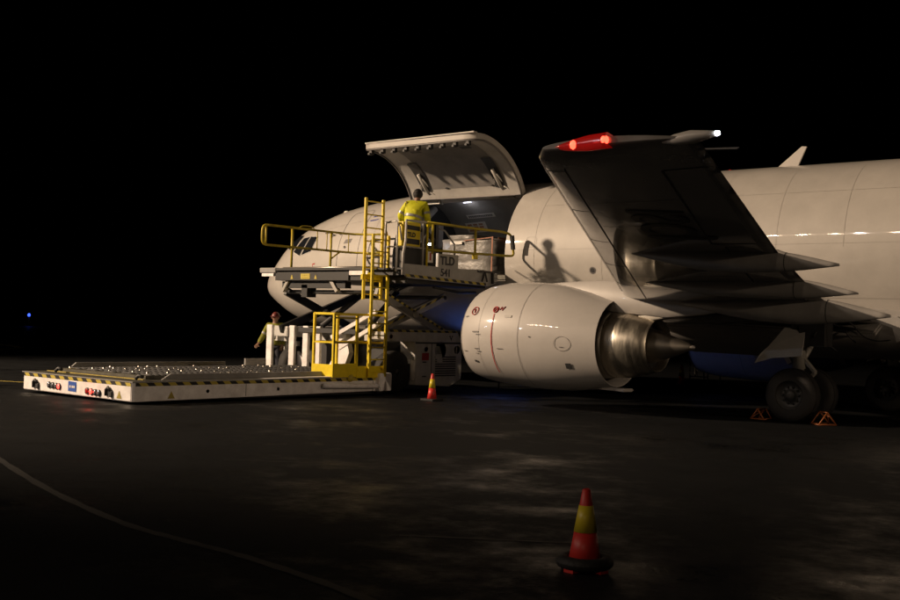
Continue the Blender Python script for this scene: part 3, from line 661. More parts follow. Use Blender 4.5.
# --- landing gear
def wheel(x, y, r, w, parent, outer):
    b = MB(); pr = [(-w/2, r*.55), (-w/2*.98, r*.80), (-w/2*.75, r*.95), (-w/2*.4, r*.992), (0, r), (w/2*.4, r*.992), (w/2*.75, r*.95), (w/2*.98, r*.80), (w/2, r*.55), (w/2*.6, r*.5), (-w/2*.6, r*.5), (-w/2, r*.55)]
    b.lathe(pr, (x, y, r), (0, 1, 0), 36)
    for t in (-.22, 0, .22): b.lathe([(t*w-.008, r*1.001), (t*w, r*.985), (t*w+.008, r*1.001)], (x, y, r), (0, 1, 0), 36)
    Wh = b.build('wheel', 'tyre', parent)
    b = MB(); b.lathe([(-w*.36, 0), (-w*.40, r*.16), (-w*.30, r*.20), (-w*.24, r*.40), (-w*.38, r*.50), (-w*.42, r*.56), (w*.42, r*.56), (w*.38, r*.50), (w*.24, r*.40), (w*.30, r*.20), (w*.40, r*.16), (w*.36, 0)], (x, y, r), (0, 1, 0), 32)
    b.build('rim', 'hub_metal', Wh)
    b = MB()
    for k in range(10):
        a = 2*math.pi*k/10; b.lathe([(-w*.31, 0), (-w*.31, r*.045), (w*.31, r*.045), (w*.31, 0)], (x+r*.31*math.cos(a), y, r+r*.31*math.sin(a)), (0, 1, 0), 10)
    b.build('rim_holes', 'opening_black', Wh)
for s_ in (-1, 1):
    G = MB(); G.tube([(18.55, s_*2.61, .5), (18.50, s_*2.61, 1.05)], .085, 16); G.tube([(18.50, s_*2.61, 1.0), (18.42, s_*2.61, 2.1)], .13, 16); G.tube([(18.55, s_*3.0, .51), (18.55, s_*2.2, .51)], .07, 12)
    G.tube([(18.50, s_*2.61, 1.1), (18.45, s_*1.6, 1.75)], .06, 10)
    G.bar((18.62, s_*2.61, .75), (18.8, s_*2.61, .95), .12, .05); G.bar((18.8, s_*2.61, .95), (18.58, s_*2.61, 1.2), .12, .05); G.bar((18.3, s_*2.61, 1.1), (18.2, s_*2.61, 1.28), .1, .1)
    GR = G.build('main_gear', 'strut_grey', AC)
    wheel(18.55, s_*3.05, .51, .37, GR, 1); wheel(18.55, s_*2.18, .51, .37, GR, 0)
    b = MB(); b.poly([(17.72, s_*3.0, 1.08), (18.1, s_*3.0, 1.20), (18.68, s_*3.0, 1.26), (18.72, s_*2.95, 1.72), (18.3, s_*2.92, 1.80), (18.0, s_*2.98, 1.42), (17.85, s_*3.0, 1.28)], .03, (0, 1, 0)); b.build('gear_door', 'gear_white', GR)
    b = MB()
    for i in range(9):
        p = [Vector((18.7+random.uniform(-.15, .35), s_*(2.2+random.uniform(0, .8)), 1.95+random.uniform(-.15, .1)))]
        for k in range(4): p.append(p[-1]+Vector((random.uniform(-.12, .22), random.uniform(-.15, .15), -random.uniform(.02, .16))))
        b.tube(p, .015, 5)
    b.box(18.6, 19.1, s_*2.75-.2, s_*2.75+.2, 1.45, 2.0); b.build('gear_bay_pipework', 'loader_dark', GR)
G = MB(); G.tube([(4.0, 0, .35), (3.95, 0, 1.6)], .08, 14); G.tube([(4.0, -.3, .34), (4.0, .3, .34)], .05, 10); G.bar((3.95, 0, 1.1), (4.9, 0, 1.55), .07)
NG = G.build('nose_gear', 'strut_grey', AC); wheel(4.0, -.22, .34, .2, NG, 1); wheel(4.0, .22, .34, .2, NG, 0)
for s_ in (-1, 1): MB().poly([(3.3, s_*.32, 1.45), (4.7, s_*.32, 1.42), (4.6, s_*.36, 1.02), (3.5, s_*.36, 1.05)], .02, (0, 1, 0)).build('gear_door', 'aircraft_white', NG)

# ================================================================== THE LOADER
LD = thing('cargo_loader', (7.75, -6.5, 0), 'white low-bed cargo loader with yellow ladder and raised bridge at the open door', 'cargo loader')
X0, X1 = 5.82, 9.70; Y0, Y1 = -11.7, -4.92
b = MB(); b.poly([(X0, Y0+.05, .06), (X0+.05, Y0, .06), (X1-.05, Y0, .05), (X1, Y0+.05, .05), (X1, Y1, .10), (X0, Y1, .10)], .355, (0, 0, 1))
LP = b.build('low_platform', 'loader_white', LD, bevel=.012)
MB().box(X0+.25, X1-.25, Y0+.3, Y1+.5, .02, .06).build('underside', 'loader_dark', LP)
b = MB(); b.box(X0+.02, X1-.02, Y0+.02, Y1, .415, .428); DK = b.build('deck', 'deck_plate', LP)
b = MB(); b.box(X0+.06, X1-.06, Y0-.004, Y0+.003, .335, .40); b.build('hazard_stripe', 'hazard_x', LP)
b = MB(); b.box(X1-.003, X1+.004, Y0+.06, Y1-.05, .335, .40); b.build('hazard_stripe', 'hazard_y', LP)
b = MB(); b.box(X0, X1, Y0-.012, Y0+.03, .405, .422); b.box(X1-.03, X1+.012, Y0, Y1, .405, .422); b.build('edge_trim', 'loader_mid', LP)
for y in (-10.0, -8.2, -6.9, -6.2):
    MB().lathe([(0, 0), (0, .035), (.006, .035)], (X1, y, .21), (1, 0, 0), 12).build('side_port', 'loader_dark', LP)
for y in (-9.05, -5.4):
    MB().box(X1-.01, X1+.004, y-.005, y+.005, .09, .33).build('panel_gap', 'dark_line', LP)
for xx, y, ax in ((X1-.42, Y0, 'y'), (X1, -10.85, 'x')):
    b = MB()
    if ax == 'y': b.poly([(xx-.08, y, .09), (xx+.08, y, .09), (xx, y, .23)], .006, (0, -1, 0))
    else: b.poly([(xx, y-.08, .09), (xx, y+.08, .09), (xx, y, .23)], .006, (1, 0, 0))
    b.build('warning_triangle', 'line_yellow', LP)
# tail lamps on the end face
def endlamp(x, z, r, m, tilt=0):
    b = MB(); b.lathe([(0, r*1.05), (.025, r), (.028, r*.8)], (x, Y0+.0, z), (0, -1, 0), 18); L_ = b.build('lamp_bezel', 'loader_dark', LP)
    b = MB(); b.lathe([(.02, r*.82), (.035, r*.6), (.04, 0)], (x, Y0, z), (0, -1, 0), 18); b.build('lamp_lens', m, L_)
for x, z, m in ((6.86, .205, 'lamp_glass'), (6.99, .20, 'lamp_glass'), (7.12, .195, 'lamp_glass'), (7.22, .19, 'led_red'), (8.22, .165, 'lens_red'), (8.36, .16, 'led_red'), (8.50, .155, 'lamp_glass'), (8.62, .15, 'lamp_glass')):
    endlamp(x, z, .062, m)
for x in (6.36, 8.95):
    b = MB(); b.tube([(x-.08, Y0-.02, .12), (x-.07, Y0-.03, .23), (x, Y0-.035, .28), (x+.08, Y0-.03, .22)], .028, 8); b.obox((x+.08, Y0-.02, .15), (1, 0, 0), (0, 1, 0), (0, 0, 1), .035, .02, .05); b.build('tow_hook', 'loader_dark', LP)
light('tail_lamp_light', 'POINT', (8.36, Y0-.12, .16), .55, (1, .03, .02), .04)
light('tail_lamp_light', 'POINT', (7.22, Y0-.12, .19), .12, (1, .03, .02), .04)
b = MB(); b.poly([(7.55, Y0-.004, .125), (7.83, Y0-.004, .12), (7.83, Y0-.004, .31), (7.55, Y0-.004, .315)], .004, (0, -1, 0)); SG = b.build('blue_sign', 'sign_blue', LP)
b = MB()
for x in (7.60, 7.68, 7.74): b.box(x, x+.045, Y0-.012, Y0-.008, .19, .235)
b.build('sign_print', 'placard_white', LP)
# roller deck
b = MB(); b.box(X0+.35, X1-.40, Y0+.55, Y1, .43, .50); RB = b.build('roller_bed', 'deck_plate', LP, bevel=.01)
b = MB()
for j in range(46):
    y = Y0+.75+j*.138
    for i in range(5):
        x = X0+.55+i*.62; b.tube([(x, y, .503), (x+.42, y, .503)], .020, 8)
b.build('rollers', 'loader_dark', RB)
b = MB(); b.lathe([(0, .036), (.022, .032), (.040, .017), (.045, 0)], (X0+.46, Y0+.8, .50), (0, 0, 1), 8); BC = b.build('ball_castor', 'roller_metal', RB); nb = 1
for j in range(26):
    for i in range(7):
        if random.random() < .66 or nb > 98 or (i == 0 and j == 0): continue
        q = BC.copy(); COL.objects.link(q); q.parent = RB; q.location = (i*.47+random.uniform(-.03, .03), j*.24, 0); nb += 1
b = MB(); b.poly([(X0+.12, Y0+.9, .42), (X0+.12, Y0+5.1, .42), (X0+.16, Y0+5.05, .60), (X0+.16, Y0+1.1, .60)], .04, (1, 0, 0)); b.build('side_guide', 'loader_mid', LP)
b = MB(); b.box(X0-.02, X0+.03, -5.9, -5.25, .5, .66); b.build('side_guide', 'loader_mid', LP)
b = MB(); b.poly([(X1-.30, Y0+.8, .42), (X1-.30, Y1-.2, .42), (X1-.34, Y1-.25, .54), (X1-.34, Y0+1.05, .54)], .04, (1, 0, 0)); b.build('side_guide', 'loader_mid', LP)
b = MB(); b.box(X0+.2, X1-.3, Y0+.42, Y0+.46, .43, .445); b.box(X0+.75, X0+.79, Y0+.6, Y1, .502, .51); b.build('deck_line', 'line_yellow', LP)
for x in (X0+.8, X1-.3):
    b = MB(); b.tube([(x, Y0+.25, .45), (x+.04, Y0+.3, .52), (x+.16, Y0+.3, .50)], .035, 8); b.build('stop_latch', 'loader_dark', LP)
# bumper tube and end box at the right rear corner
b = MB(); b.tube([(9.78, -7.0, .25), (9.86, -6.85, .25), (9.86, -5.5, .22), (9.78, -5.3, .22)], .055, 12); b.build('bumper_tube', 'loader_white', LD)
b = MB(); b.box(9.55, 9.84, -5.32, -4.92, .10, .50); b.build('corner_box', 'loader_white', LD, bevel=.02)
# chassis
b = MB(); b.box(X0+.5, X1-.55, -4.45, -2.4, .28, 1.15)
CH = b.build('chassis', 'loader_dark', LD)
b = MB(); b.poly([(X1, -3.98, .20), (X1, -2.72, .14), (X1, -2.30, .30), (X1, -2.27, 1.25), (X1, -2.42, 1.40), (X1, -2.5, 1.50), (X1, -5.0, 1.47), (X1, -5.0, 1.27), (X1, -4.9, 1.22), (X1, -4.0, 1.22)], .5, (-1, 0, 0)); HD = b.build('engine_housing', 'loader_grey', CH, bevel=.015)
b = MB(); b.poly([(X0+.5, -3.98, .20), (X0+.5, -2.72, .14), (X0+.5, -2.30, .30), (X0+.5, -2.27, 1.25), (X0+.5, -2.42, 1.40), (X0+.5, -2.5, 1.50), (X0+.5, -5.0, 1.47), (X0+.5, -5.0, 1.22), (X0+.5, -4.0, 1.22)], .5, (-1, 0, 0)); b.build('engine_housing', 'loader_grey', CH, bevel=.015)
MB().box(X1-.01, X1+.004, -5.6, -2.5, 1.44, 1.49).build('hazard_stripe', 'hazard_fine', CH)
MB().box(X0+.9, X1-.9, -5.0, -2.6, 1.35, 1.46).build('frame_top', 'loader_dark', CH)
MB().box(X1-.002, X1+.004, -4.0, -2.3, 1.17, 1.21).build('trim_line', 'dark_line', HD)
MB().box(X1-.002, X1+.004, -3.43, -3.41, .2, 1.18).build('panel_gap', 'dark_line', HD)
b = MB()
for k in range(9): b.box(X1-.002, X1+.005, -3.30+.02*k if k < 2 else -3.28, -2.52, .87-.056*k-.03, .87-.056*k)
b.build('louvre', 'dark_line', HD)
b = MB(); b.lathe([(0, 0), (0, .20), (.006, .20)], (X1, -3.10, 1.02), (1, 0, 0), 24); b.build('fan_vent', 'loader_dark', HD)
b = MB()
for k in range(5): b.obox((X1+.01, -3.24+.02*k, 1.10-.045*k), (1, 0, 0), (0, 1, 0), (0, 0, 1), .003, .10, .011)
b.obox((X1+.01, -3.17, .86), (1, 0, 0), (0, 1, 0), (0, 0, 1), .003, .12, .05); b.build('fan_vane', 'loader_grey', HD)
b = MB(); b.lathe([(0, 0), (0, .10), (.006, .10)], (X1, -2.48, 1.03), (1, 0, 0), 18); b.build('fan_vent', 'loader_dark', HD)
MB().box(X1+.004, X1+.012, -2.52, -2.49, .94, 1.12).build('fan_vane', 'loader_grey', HD)
MB().box(X1-.002, X1+.006, -3.22, -3.02, .73, .84).build('louvre_plate', 'loader_grey', HD)
# antlered mark on the hood
b = MB(); yy, zz = -2.72, 1.335
for s_ in (-1, 1): b.tube([(X1+.004, yy, zz-.05), (X1+.004, yy+s_*.03, zz+.0), (X1+.004, yy+s_*.07, zz+.03)], .008, 5); b.tube([(X1+.004, yy+s_*.03, zz), (X1+.004, yy+s_*.03, zz+.04)], .007, 5)
b.poly([(X1+.004, yy-.03, zz-.02), (X1+.004, yy+.03, zz-.02), (X1+.004, yy, zz-.09)], .004, (1, 0, 0)); b.build('emblem', 'dark_line', HD)
b = MB(); b.box(X1-.001, X1+.004, -3.76, -3.52, .78, .95); b.lathe([(0, 0), (0, .06), (.004, .06)], (X1, -3.62, 1.04), (1, 0, 0), 14); b.build('sticker', 'red_mark', HD)
for z in (.72, .38): MB().box(X1-.001, X1+.006, -3.74, -3.60, z, z+.03).build('latch', 'dark_line', HD)
MB().lathe([(0, 0), (0, .05), (.004, .05)], (X1, -4.85, 1.33), (1, 0, 0), 12).build('sticker', 'red_mark', HD)
def lw(x, y, r, w):
    b = MB(); b.lathe([(-w/2, r*.5), (-w/2, r*.85), (-w*.4, r*.97), (0, r), (w*.4, r*.97), (w/2, r*.85), (w/2, r*.5)], (x, y, r), (1, 0, 0), 32, cap0=True, cap1=True); Wh = b.build('wheel', 'tyre', CH)
    MB().lathe([(w/2+.002, r*.5), (w*.3, r*.42), (w*.3, r*.2), (w*.55, r*.14), (w*.55, 0)], (x, y, r), (1, 0, 0), 24).build('rim', 'hub_metal', Wh)
lw(9.42, -4.48, .50, .32); lw(6.1, -4.48, .50, .32)
b = MB(); b.box(9.35, 9.60, -4.12, -3.85, .70, .80); b.tube([(9.62, -3.98, .36), (9.62, -3.98, .78)], .07, 10); b.tube([(9.62, -3.98, .30), (9.62, -3.98, .40)], .05, 10); b.build('stabiliser_leg', 'loader_white', CH)
b = MB(); b.tube([(9.4, -4.0, 1.1), (9.3, -3.2, 1.18)], .04, 8); b.build('exhaust_pipe', 'strut_grey', CH)
# white uprights between platform and chassis
for x0, x1 in ((5.46, 5.70), (6.30, 6.53), (6.80, 7.02), (7.22, 7.45)):
    b = MB(); b.box(x0+.02, x1-.01, -4.95, -4.87, .40, 1.50); b.build('upright', 'loader_white', LD, bevel=.01)
b = MB(); b.poly([(7.86, -4.8, .5), (8.12, -4.8, .5), (8.30, -4.8, .9), (8.14, -4.8, 1.42), (7.90, -4.8, 1.42), (7.90, -4.8, .95), (7.6, -4.8, .55)], .15, (0, 1, 0)); b.build('upright', 'loader_white', LD)
b = MB(); b.poly([(6.0, -4.6, .45), (6.5, -4.6, .45), (6.55, -4.6, .62), (6.08, -4.6, 1.0), (6.05, -4.6, 1.2), (5.98, -4.6, 1.2)], .08, (0, 1, 0)); b.build('gusset', 'loader_white', LD)
b = MB(); b.box(5.5, 6.1, -4.7, -4.5, 1.1, 1.48); b.box(6.55, 8.2, -4.3, -4.2, 1.15, 1.45); b.box(5.7, 6.2, -4.55, -4.45, .45, 1.1); b.build('cross_beam', 'loader_grey', LD)
MB().lathe([(0, .05), (0, .11), (.01, .11), (.01, .05)], (5.95, -4.70, 1.30), (0, -1, 0), 18).build('beam_hole', 'loader_dark', LD)
b = MB()
for i in range(5): b.tube([(7.5, -4.7, 1.25-.03*i), (7.75+.03*i, -4.72, 1.2-.05*i), (7.8+.05*i, -4.7, 1.3-.03*i)], .02, 6)
for i in range(4): b.tube([(7.45+.15*i, -4.55, .5), (7.6+.1*i, -4.6, .8), (7.5+.2*i, -4.5, 1.0)], .015, 6)
b.build('hose_bundle', 'loader_grey', LD)
for xa, ya, za, xb_, zb_ in ((7.9, -5.0, 1.25, 9.3, 1.9), (8.2, -5.05, 1.0, 9.45, 1.62)): MB().bar((xa, ya, za), (xb_, ya+.05, zb_), .07, .09).build('diagonal_brace', 'loader_white', LD)
# scissor arms
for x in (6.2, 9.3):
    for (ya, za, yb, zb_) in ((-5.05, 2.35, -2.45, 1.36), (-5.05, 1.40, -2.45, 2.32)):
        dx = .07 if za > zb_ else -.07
        b = MB(); b.bar((x+dx, ya, za), (x+dx, yb, zb_), .10, .19); A_ = b.build('scissor_arm', 'black_paint_and_shade' if x < 7 else 'loader_mid', LD)  # far pair stands unlit: its shade is put into the colour as black
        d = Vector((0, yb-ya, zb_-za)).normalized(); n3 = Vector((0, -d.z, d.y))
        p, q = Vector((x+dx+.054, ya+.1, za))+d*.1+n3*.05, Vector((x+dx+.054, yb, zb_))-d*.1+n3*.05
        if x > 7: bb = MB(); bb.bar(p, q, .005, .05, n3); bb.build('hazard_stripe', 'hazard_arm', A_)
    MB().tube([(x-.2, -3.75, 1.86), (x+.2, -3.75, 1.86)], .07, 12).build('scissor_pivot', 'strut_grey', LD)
b = MB(); b.tube([(6.2, -5.0, 2.33), (9.3, -5.0, 2.33)], .05, 8); b.tube([(6.2, -2.5, 2.30), (9.3, -2.5, 2.30)], .05, 8); b.tube([(6.9, -4.4, 1.5), (7.2, -3.2, 2.4)], .07, 10); b.tube([(8.5, -4.4, 1.5), (8.3, -3.2, 2.4)], .07, 10); b.build('lift_cylinder', 'loader_dark', LD)
# bridge
BY0, BY1 = -5.30, -1.98; BX0, BX1 = 5.62, 10.40
b = MB(); b.box(6.15, 9.3, BY0+.02, BY1-.05, 2.60, 2.80); b.box(BX0+.2, BX1-.1, BY0+.1, BY1, 2.72, 2.84); BR = b.build('bridge', 'black_paint_and_shade', LD)
b = MB(); b.box(BX0, 9.6, BY0, BY1, 2.842, 2.90); b.box(9.6, BX1-.01, BY0, BY1, 2.842, 2.88); b.build('bridge_deck', 'loader_dark', BR)
b = MB(); b.box(BX0-.05, 6.16, BY0-.02, BY0+.4, 2.79, 2.91); b.build('end_plate', 'loader_mid', BR, bevel=.01)
b = MB(); b.box(BX0+.05, 6.10, BY0-.03, BY0+.02, 2.70, 2.775); b.build('end_strip', 'loader_white', BR)
b = MB(); b.box(8.75, 9.35, BY0-.03, BY0+.02, 2.72, 2.82); b.build('end_strip', 'loader_white', BR)
b = MB(); b.box(6.17, 8.72, BY0-.02, BY0+.03, 2.60, 2.775); b.build('end_beam', 'black_paint_and_shade', BR)
b = MB(); b.box(7.10, 7.42, BY0-.03, BY0-.022, 2.63, 2.76); PLT = b.build('warning_plate', 'hazard_yellow', BR)
b = MB()
for i in range(4):
    for j in range(2): b.box(7.14+.065*i, 7.18+.065*i, BY0-.035, BY0-.031, 2.65+.055*j, 2.68+.055*j)
b.build('plate_print', 'rail_yellow', BR)
for x in (6.78, 7.62): MB().poly([(x-.045, BY0-.022, 2.63), (x+.045, BY0-.022, 2.63), (x, BY0-.022, 2.74)], .006, (0, -1, 0)).build('warning_triangle', 'hazard_yellow', BR)
for x, s2 in ((6.55, -1), (8.05, 1)):
    b = MB(); b.bar((x, BY0+.1, 2.6), (x+s2*.2, BY0+.12, 2.34), .12, .08); b.build('hanging_lug', 'strut_grey', BR)
b = MB(); b.box(6.3, 8.5, BY0+.1, BY0+.3, 2.42, 2.58); b.box(7.0, 7.2, BY0+.1, BY0+.4, 2.2, 2.5); b.bar((6.3, -4.9, 2.36), (8.4, -4.9, 2.34), .05, .04)
for i in range(7): b.tube([(9.0+.1*i, -5.0, 2.6), (9.1+.1*i, -4.6, 2.45-.04*(i % 3)), (9.2+.1*i, -4.2, 2.58)], .02, 6)
b.box(9.4, 10.3, -5.0, -2.2, 2.55, 2.7); b.tube([(10.2, -4.0, 2.5), (10.15, -3.0, 2.42), (10.0, -2.2, 2.45)], .03, 8); b.build('under_frame', 'black_paint_and_shade', BR)
b = MB()
for j in range(22): b.tube([(6.2, BY0+.2+j*.145, 2.915), (9.3, BY0+.2+j*.145, 2.915)], .022, 8)
b.build('bridge_rollers', 'roller_metal', BR)
# side fascia with writing
def fx(y): return 10.40+.08*(y+5.3)/3.3
b = MB(); b.poly([(fx(-5.25), -5.25, 2.76), (fx(-5.1), -5.1, 2.66), (fx(-2.3), -2.3, 2.60), (fx(-1.95), -1.95, 2.70), (fx(-1.95), -1.95, 2.90), (fx(-2.5), -2.5, 2.99), (fx(-3.35), -3.35, 2.96), (fx(-5.25), -5.25, 2.98)], .05, (-1, 0, 0)); FA = b.build('side_fascia', 'loader_panel', BR, bevel=.006)
b = MB(); b.poly([(fx(-4.1), -4.12, 2.9), (fx(-3.4), -3.42, 2.9), (fx(-3.4), -3.42, 3.28), (fx(-4.1), -4.12, 3.27)], .04, (-1, 0, 0)); UP = b.build('side_panel', 'loader_panel', BR, bevel=.006)
b = MB(); b.poly([(fx(-5.25)+.004, -5.2, 2.69), (fx(-2.3)+.004, -2.4, 2.61), (fx(-2.3)+.004, -2.4, 2.67), (fx(-5.25)+.004, -5.2, 2.75)], .004, (1, 0, 0)); b.build('hazard_stripe', 'hazard_fine', FA)
text('bridge_lettering', 'TLD', .27, (fx(-4)+.006, -4.06, 3.03), (.024, 1, 0), (0, 0, 1), 'dark_line', UP, bold=.009)
text('fleet_number', '541', .24, (fx(-4)+.006, -4.04, 2.765), (.024, 1, -.02), (0, 0, 1), 'dark_line', FA, bold=.006)
b = MB(); b.box(10.36, 10.52, -2.72, -1.95, 2.92, 2.965); b.bar((10.52, -2.5, 2.93), (10.53, -2.62, 2.70), .03, .03); b.bar((10.52, -2.5, 2.93), (10.53, -2.42, 2.70), .03, .03); b.bar((10.52, -2.2, 2.93), (10.53, -2.2, 2.66), .05, .05); b.build('sill_bumper', 'loader_dark', BR)
for z in (2.70, 2.80): MB().box(10.47, 10.50, -2.15, -1.95, z, z+.012).build('panel_gap', 'dark_line', FA)
# railings
def rail(pts, r, m, nm, closed=False, par=BR):
    b = MB(); b.tube(pts, r, 10, closed=closed); return b.build(nm, m, par)
def round_corner(p, c, q, r=.12, n=5):
    p, c, q = Vector(p), Vector(c), Vector(q); a = c+(p-c).normalized()*r; b_ = c+(q-c).normalized()*r
    return [tuple(a*(1-t)**2+c*2*t*(1-t)+b_*t*t) for t in [k/n for k in range(n+1)]]
xl = 5.62; ye = -5.32; yf = -.72
top, bt = 4.0, 3.50
loop = [(6.75, -2.03, top-.02), (6.2, -2.06, top-.01), (xl+.1, -2.15, top), (xl, -2.4, top)]+round_corner((xl, -2.4, top), (xl, ye, top), (xl, ye, bt), .16)+round_corner((xl, ye, top), (xl, ye, bt), (xl, -2.4, bt), .16)+[(xl, -2.4, bt), (xl+.1, -2.15, bt), (6.2, -2.06, bt-.01), (6.75, -2.03, bt-.02)]
rail(loop, .030, 'rail_yellow', 'left_railing')
for y in (-5.2, -4.32, -2.95): MB().tube([(xl, y, 2.85 if y > -5 else bt), (xl, y, top)], .032 if y > -5 else .025, 8).build('rail_post', 'rail_yellow', BR)
for y in (-3.45, -3.1, -2.3): MB().tube([(xl, y, bt), (xl, y, top)], .014, 6).build('rail_post', 'rail_yellow', BR)
rail([(xl, -2.6, bt), (xl, -2.95, 3.28)], .022, 'rail_yellow', 'rail_brace')
rail(curve([(xl, -4.1, top), (xl, -4.0, top+.07), (xl, -3.7, top+.08), (xl, -3.5, top)], 12), .012, 'rail_yellow', 'rail_handle')
xr = 10.40
def rx(y): return 10.40 if y < -4.3 else 10.40+.62*(y+4.3)/2.25
lp = [(rx(-4.5), -4.5, 3.96), (rx(-3.5), -3.5, 3.93)]+[(rx(-2.4), -2.40, 3.90)]+round_corner((rx(-2.4), -2.4, 3.90), (rx(-2.12), -2.15, 3.86), (rx(-2.0), -2.03, 3.38), .10)+round_corner((rx(-2.12), -2.15, 3.86), (rx(-2.0), -2.05, 3.34), (rx(-2.4), -2.4, 3.33), .10)+[(rx(-2.4), -2.4, 3.33), (rx(-3.5), -3.5, 3.33), (rx(-4.5), -4.5, 3.34)]
rail(lp, .030, 'rail_yellow', 'right_railing')
p = Vector((rx(-2.12)+.05, -2.09, 3.66)); MB().bar(p+Vector((.0, -.02, -.17)), p+Vector((-.02, -.06, .17)), .09, .07).build('rubber_pad', 'rubber', BR)
for y, zt in ((-4.32, 3.95), (-3.15, 3.92)): MB().tube([(rx(y), y, 3.25), (rx(y), y, zt)], .030, 8).build('rail_post', 'rail_yellow', BR)
MB().box(rx(-3.15)-.03, rx(-3.15)+.03, -3.22, -3.08, 3.2, 3.3).build('rail_clamp', 'safety_yellow', BR)
MB().tube([(10.40, -4.5, 2.95), (10.40, -4.5, 3.96)], .025, 8).build('rail_post', 'safety_yellow', BR)
# grey gate frame at the near corner
rail([(10.38, -5.27, 2.72), (10.38, -5.27, 3.2), (10.38, -5.20, 3.5), (10.38, -5.20, 3.95), (10.38, -4.55, 3.96)], .030, 'gear_white', 'gate_frame')
rail([(10.0, -5.28, 3.92), (9.85, -5.30, 3.90), (9.85, -5.30, 2.85)], .026, 'strut_grey', 'gate_frame'); rail([(9.85, -5.30, 3.90), (10.15, -5.28, 3.93), (10.25, -5.26, 3.80), (10.30, -5.25, 3.5)], .022, 'strut_grey', 'gate_frame')
rail([(10.38, -4.62, 2.95), (10.38, -4.62, 3.95)], .026, 'strut_grey', 'gate_frame'); rail([(9.9, -5.28, 3.36), (10.38, -5.2, 3.36), (10.38, -4.5, 3.36)], .018, 'strut_grey', 'gate_frame')
rail([(10.20, -5.29, 2.80), (10.20, -5.29, 3.9)], .024, 'gear_white', 'gate_frame')
# operator console with striped panel
b = MB(); b.poly([(10.30, -5.20, 3.38), (10.30, -4.62, 3.36), (10.30, -4.62, 3.92), (10.30, -5.20, 3.93)], .18, (-1, 0, 0)); CO = b.build('control_console', 'safety_yellow', BR, bevel=.01)
for z0, z1 in ((3.44, 3.56), (3.76, 3.86)): MB().poly([(10.306, -5.16, z0), (10.306, -4.66, z0-.01), (10.306, -4.66, z1-.01), (10.306, -5.16, z1)], .006, (1, 0, 0)).build('console_stripe', 'black_paint_and_shade', CO)
text('console_lettering', 'TLD', .14, (10.31, -5.06, 3.60), (0, 1, 0), (0, 0, 1), 'black_paint_and_shade', CO, bold=.006)
b = MB(); b.poly([(10.28, -5.15, 2.9), (10.28, -4.60, 2.9), (10.28, -4.60, 3.34), (10.28, -5.15, 3.34)], .2, (-1, 0, 0)); b.build('console_base', 'loader_dark', BR)
MB().box(10.385, 10.40, -4.46, -4.28, 3.05, 3.30).build('notice_tag', 'placard_white', BR)
MB().box(10.402, 10.405, -4.40, -4.35, 3.10, 3.27).build('notice_print', 'red_mark', BR)
MB().box(10.13, 10.15, -4.72, -4.62, 3.08, 3.2).build('notice_tag', 'placard_white', BR)
b = MB(); b.box(9.8, 9.9, -4.2, -3.6, 2.9, 3.5); b.tube([(9.9, -4.1, 3.5), (9.9, -3.9, 3.75), (9.9, -3.7, 3.6)], .06, 8); b.build('control_box', 'loader_dark', BR)
b = MB(); b.tube([(10.1, -3.8, 3.9), (10.15, -3.6, 3.85), (10.2, -3.3, 3.55), (10.2, -3.25, 3.0)], .022, 8); b.bar((10.2, -3.25, 3.42), (10.2, -2.7, 3.40), .02, .02); b.build('inner_handrail', 'strut_grey', BR)
# ladders and access cage
def ladder(x0, y0, x1, y1, z0, z1, step, r, nm):
    b = MB()
    for x, y in ((x0, y0), (x1, y1)): b.box(x-.026, x+.026, y-.035, y+.035, z0, z1)
    LA = b.build(nm, 'safety_yellow', LD, bevel=.006)
    z = z0+.12
    while z < z1-.05:
        b = MB(); b.bar((x0, y0, z), (x1, y1, z), .03, .028); z += step; b.build('rung', 'safety_yellow', LA)
    return LA
ladder(9.6, -5.70, 9.6, -5.14, 2.15, 4.44, .30, .02, 'upper_ladder')
ladder(9.82, -5.66, 9.82, -5.16, .42, 3.62, .27, .02, 'lower_ladder')
b = MB(); b.box(9.56, 9.62, -5.76, -5.1, 2.6, 2.72); b.bar((9.6, -5.6, 2.66), (9.4, -5.3, 2.75), .06, .06); b.build('ladder_bracket', 'safety_yellow', LD)
rail([(9.6, -5.1, 3.9), (9.66, -5.02, 3.6), (9.62, -5.08, 3.3)], .02, 'safety_yellow', 'ladder_grip', par=LD)
b = MB(); ca, cbx = -6.68, -5.98
for x in (9.1, 9.72):
    for y in (ca, cbx): b.box(x-.028, x+.028, y-.028, y+.028, .45, 1.82)
    b.box(x-.025, x+.025, ca, -5.15, 1.78, 1.83); b.box(x-.02, x+.02, ca, -5.15, 1.16, 1.205)
for y in (ca, cbx): b.box(9.1, 9.72, y-.02, y+.02, 1.78, 1.83); b.box(9.1, 9.72, y-.02, y+.02, 1.16, 1.20)
b.box(9.08, 9.745, ca-.02, -5.14, .42, .45); CG = b.build('access_cage', 'safety_yellow', LD, bevel=.005)
b = MB(); b.box(9.72, 9.75, ca-.03, cbx, .42, .72); b.box(9.735, 9.76, cbx, -5.12, .40, .66); b.box(9.08, 9.75, ca-.035, ca-.01, .44, .70); b.build('kick_plate', 'safety_yellow', CG)
b = MB(); b.box(9.70, 9.74, -5.62, -5.56, .45, 1.75); b.box(9.1, 9.14, -5.4, -5.34, .45, 1.75); b.box(9.70, 9.74, ca, cbx, 1.70, 1.74); b.build('cage_post', 'safety_yellow', CG)
b = MB(); b.lathe([(0, .09), (.04, .07), (.06, 0)], (9.74, -6.15, .40), (1, 0, -.3), 12); b.build('step_lamp', 'hazard_yellow', CG)

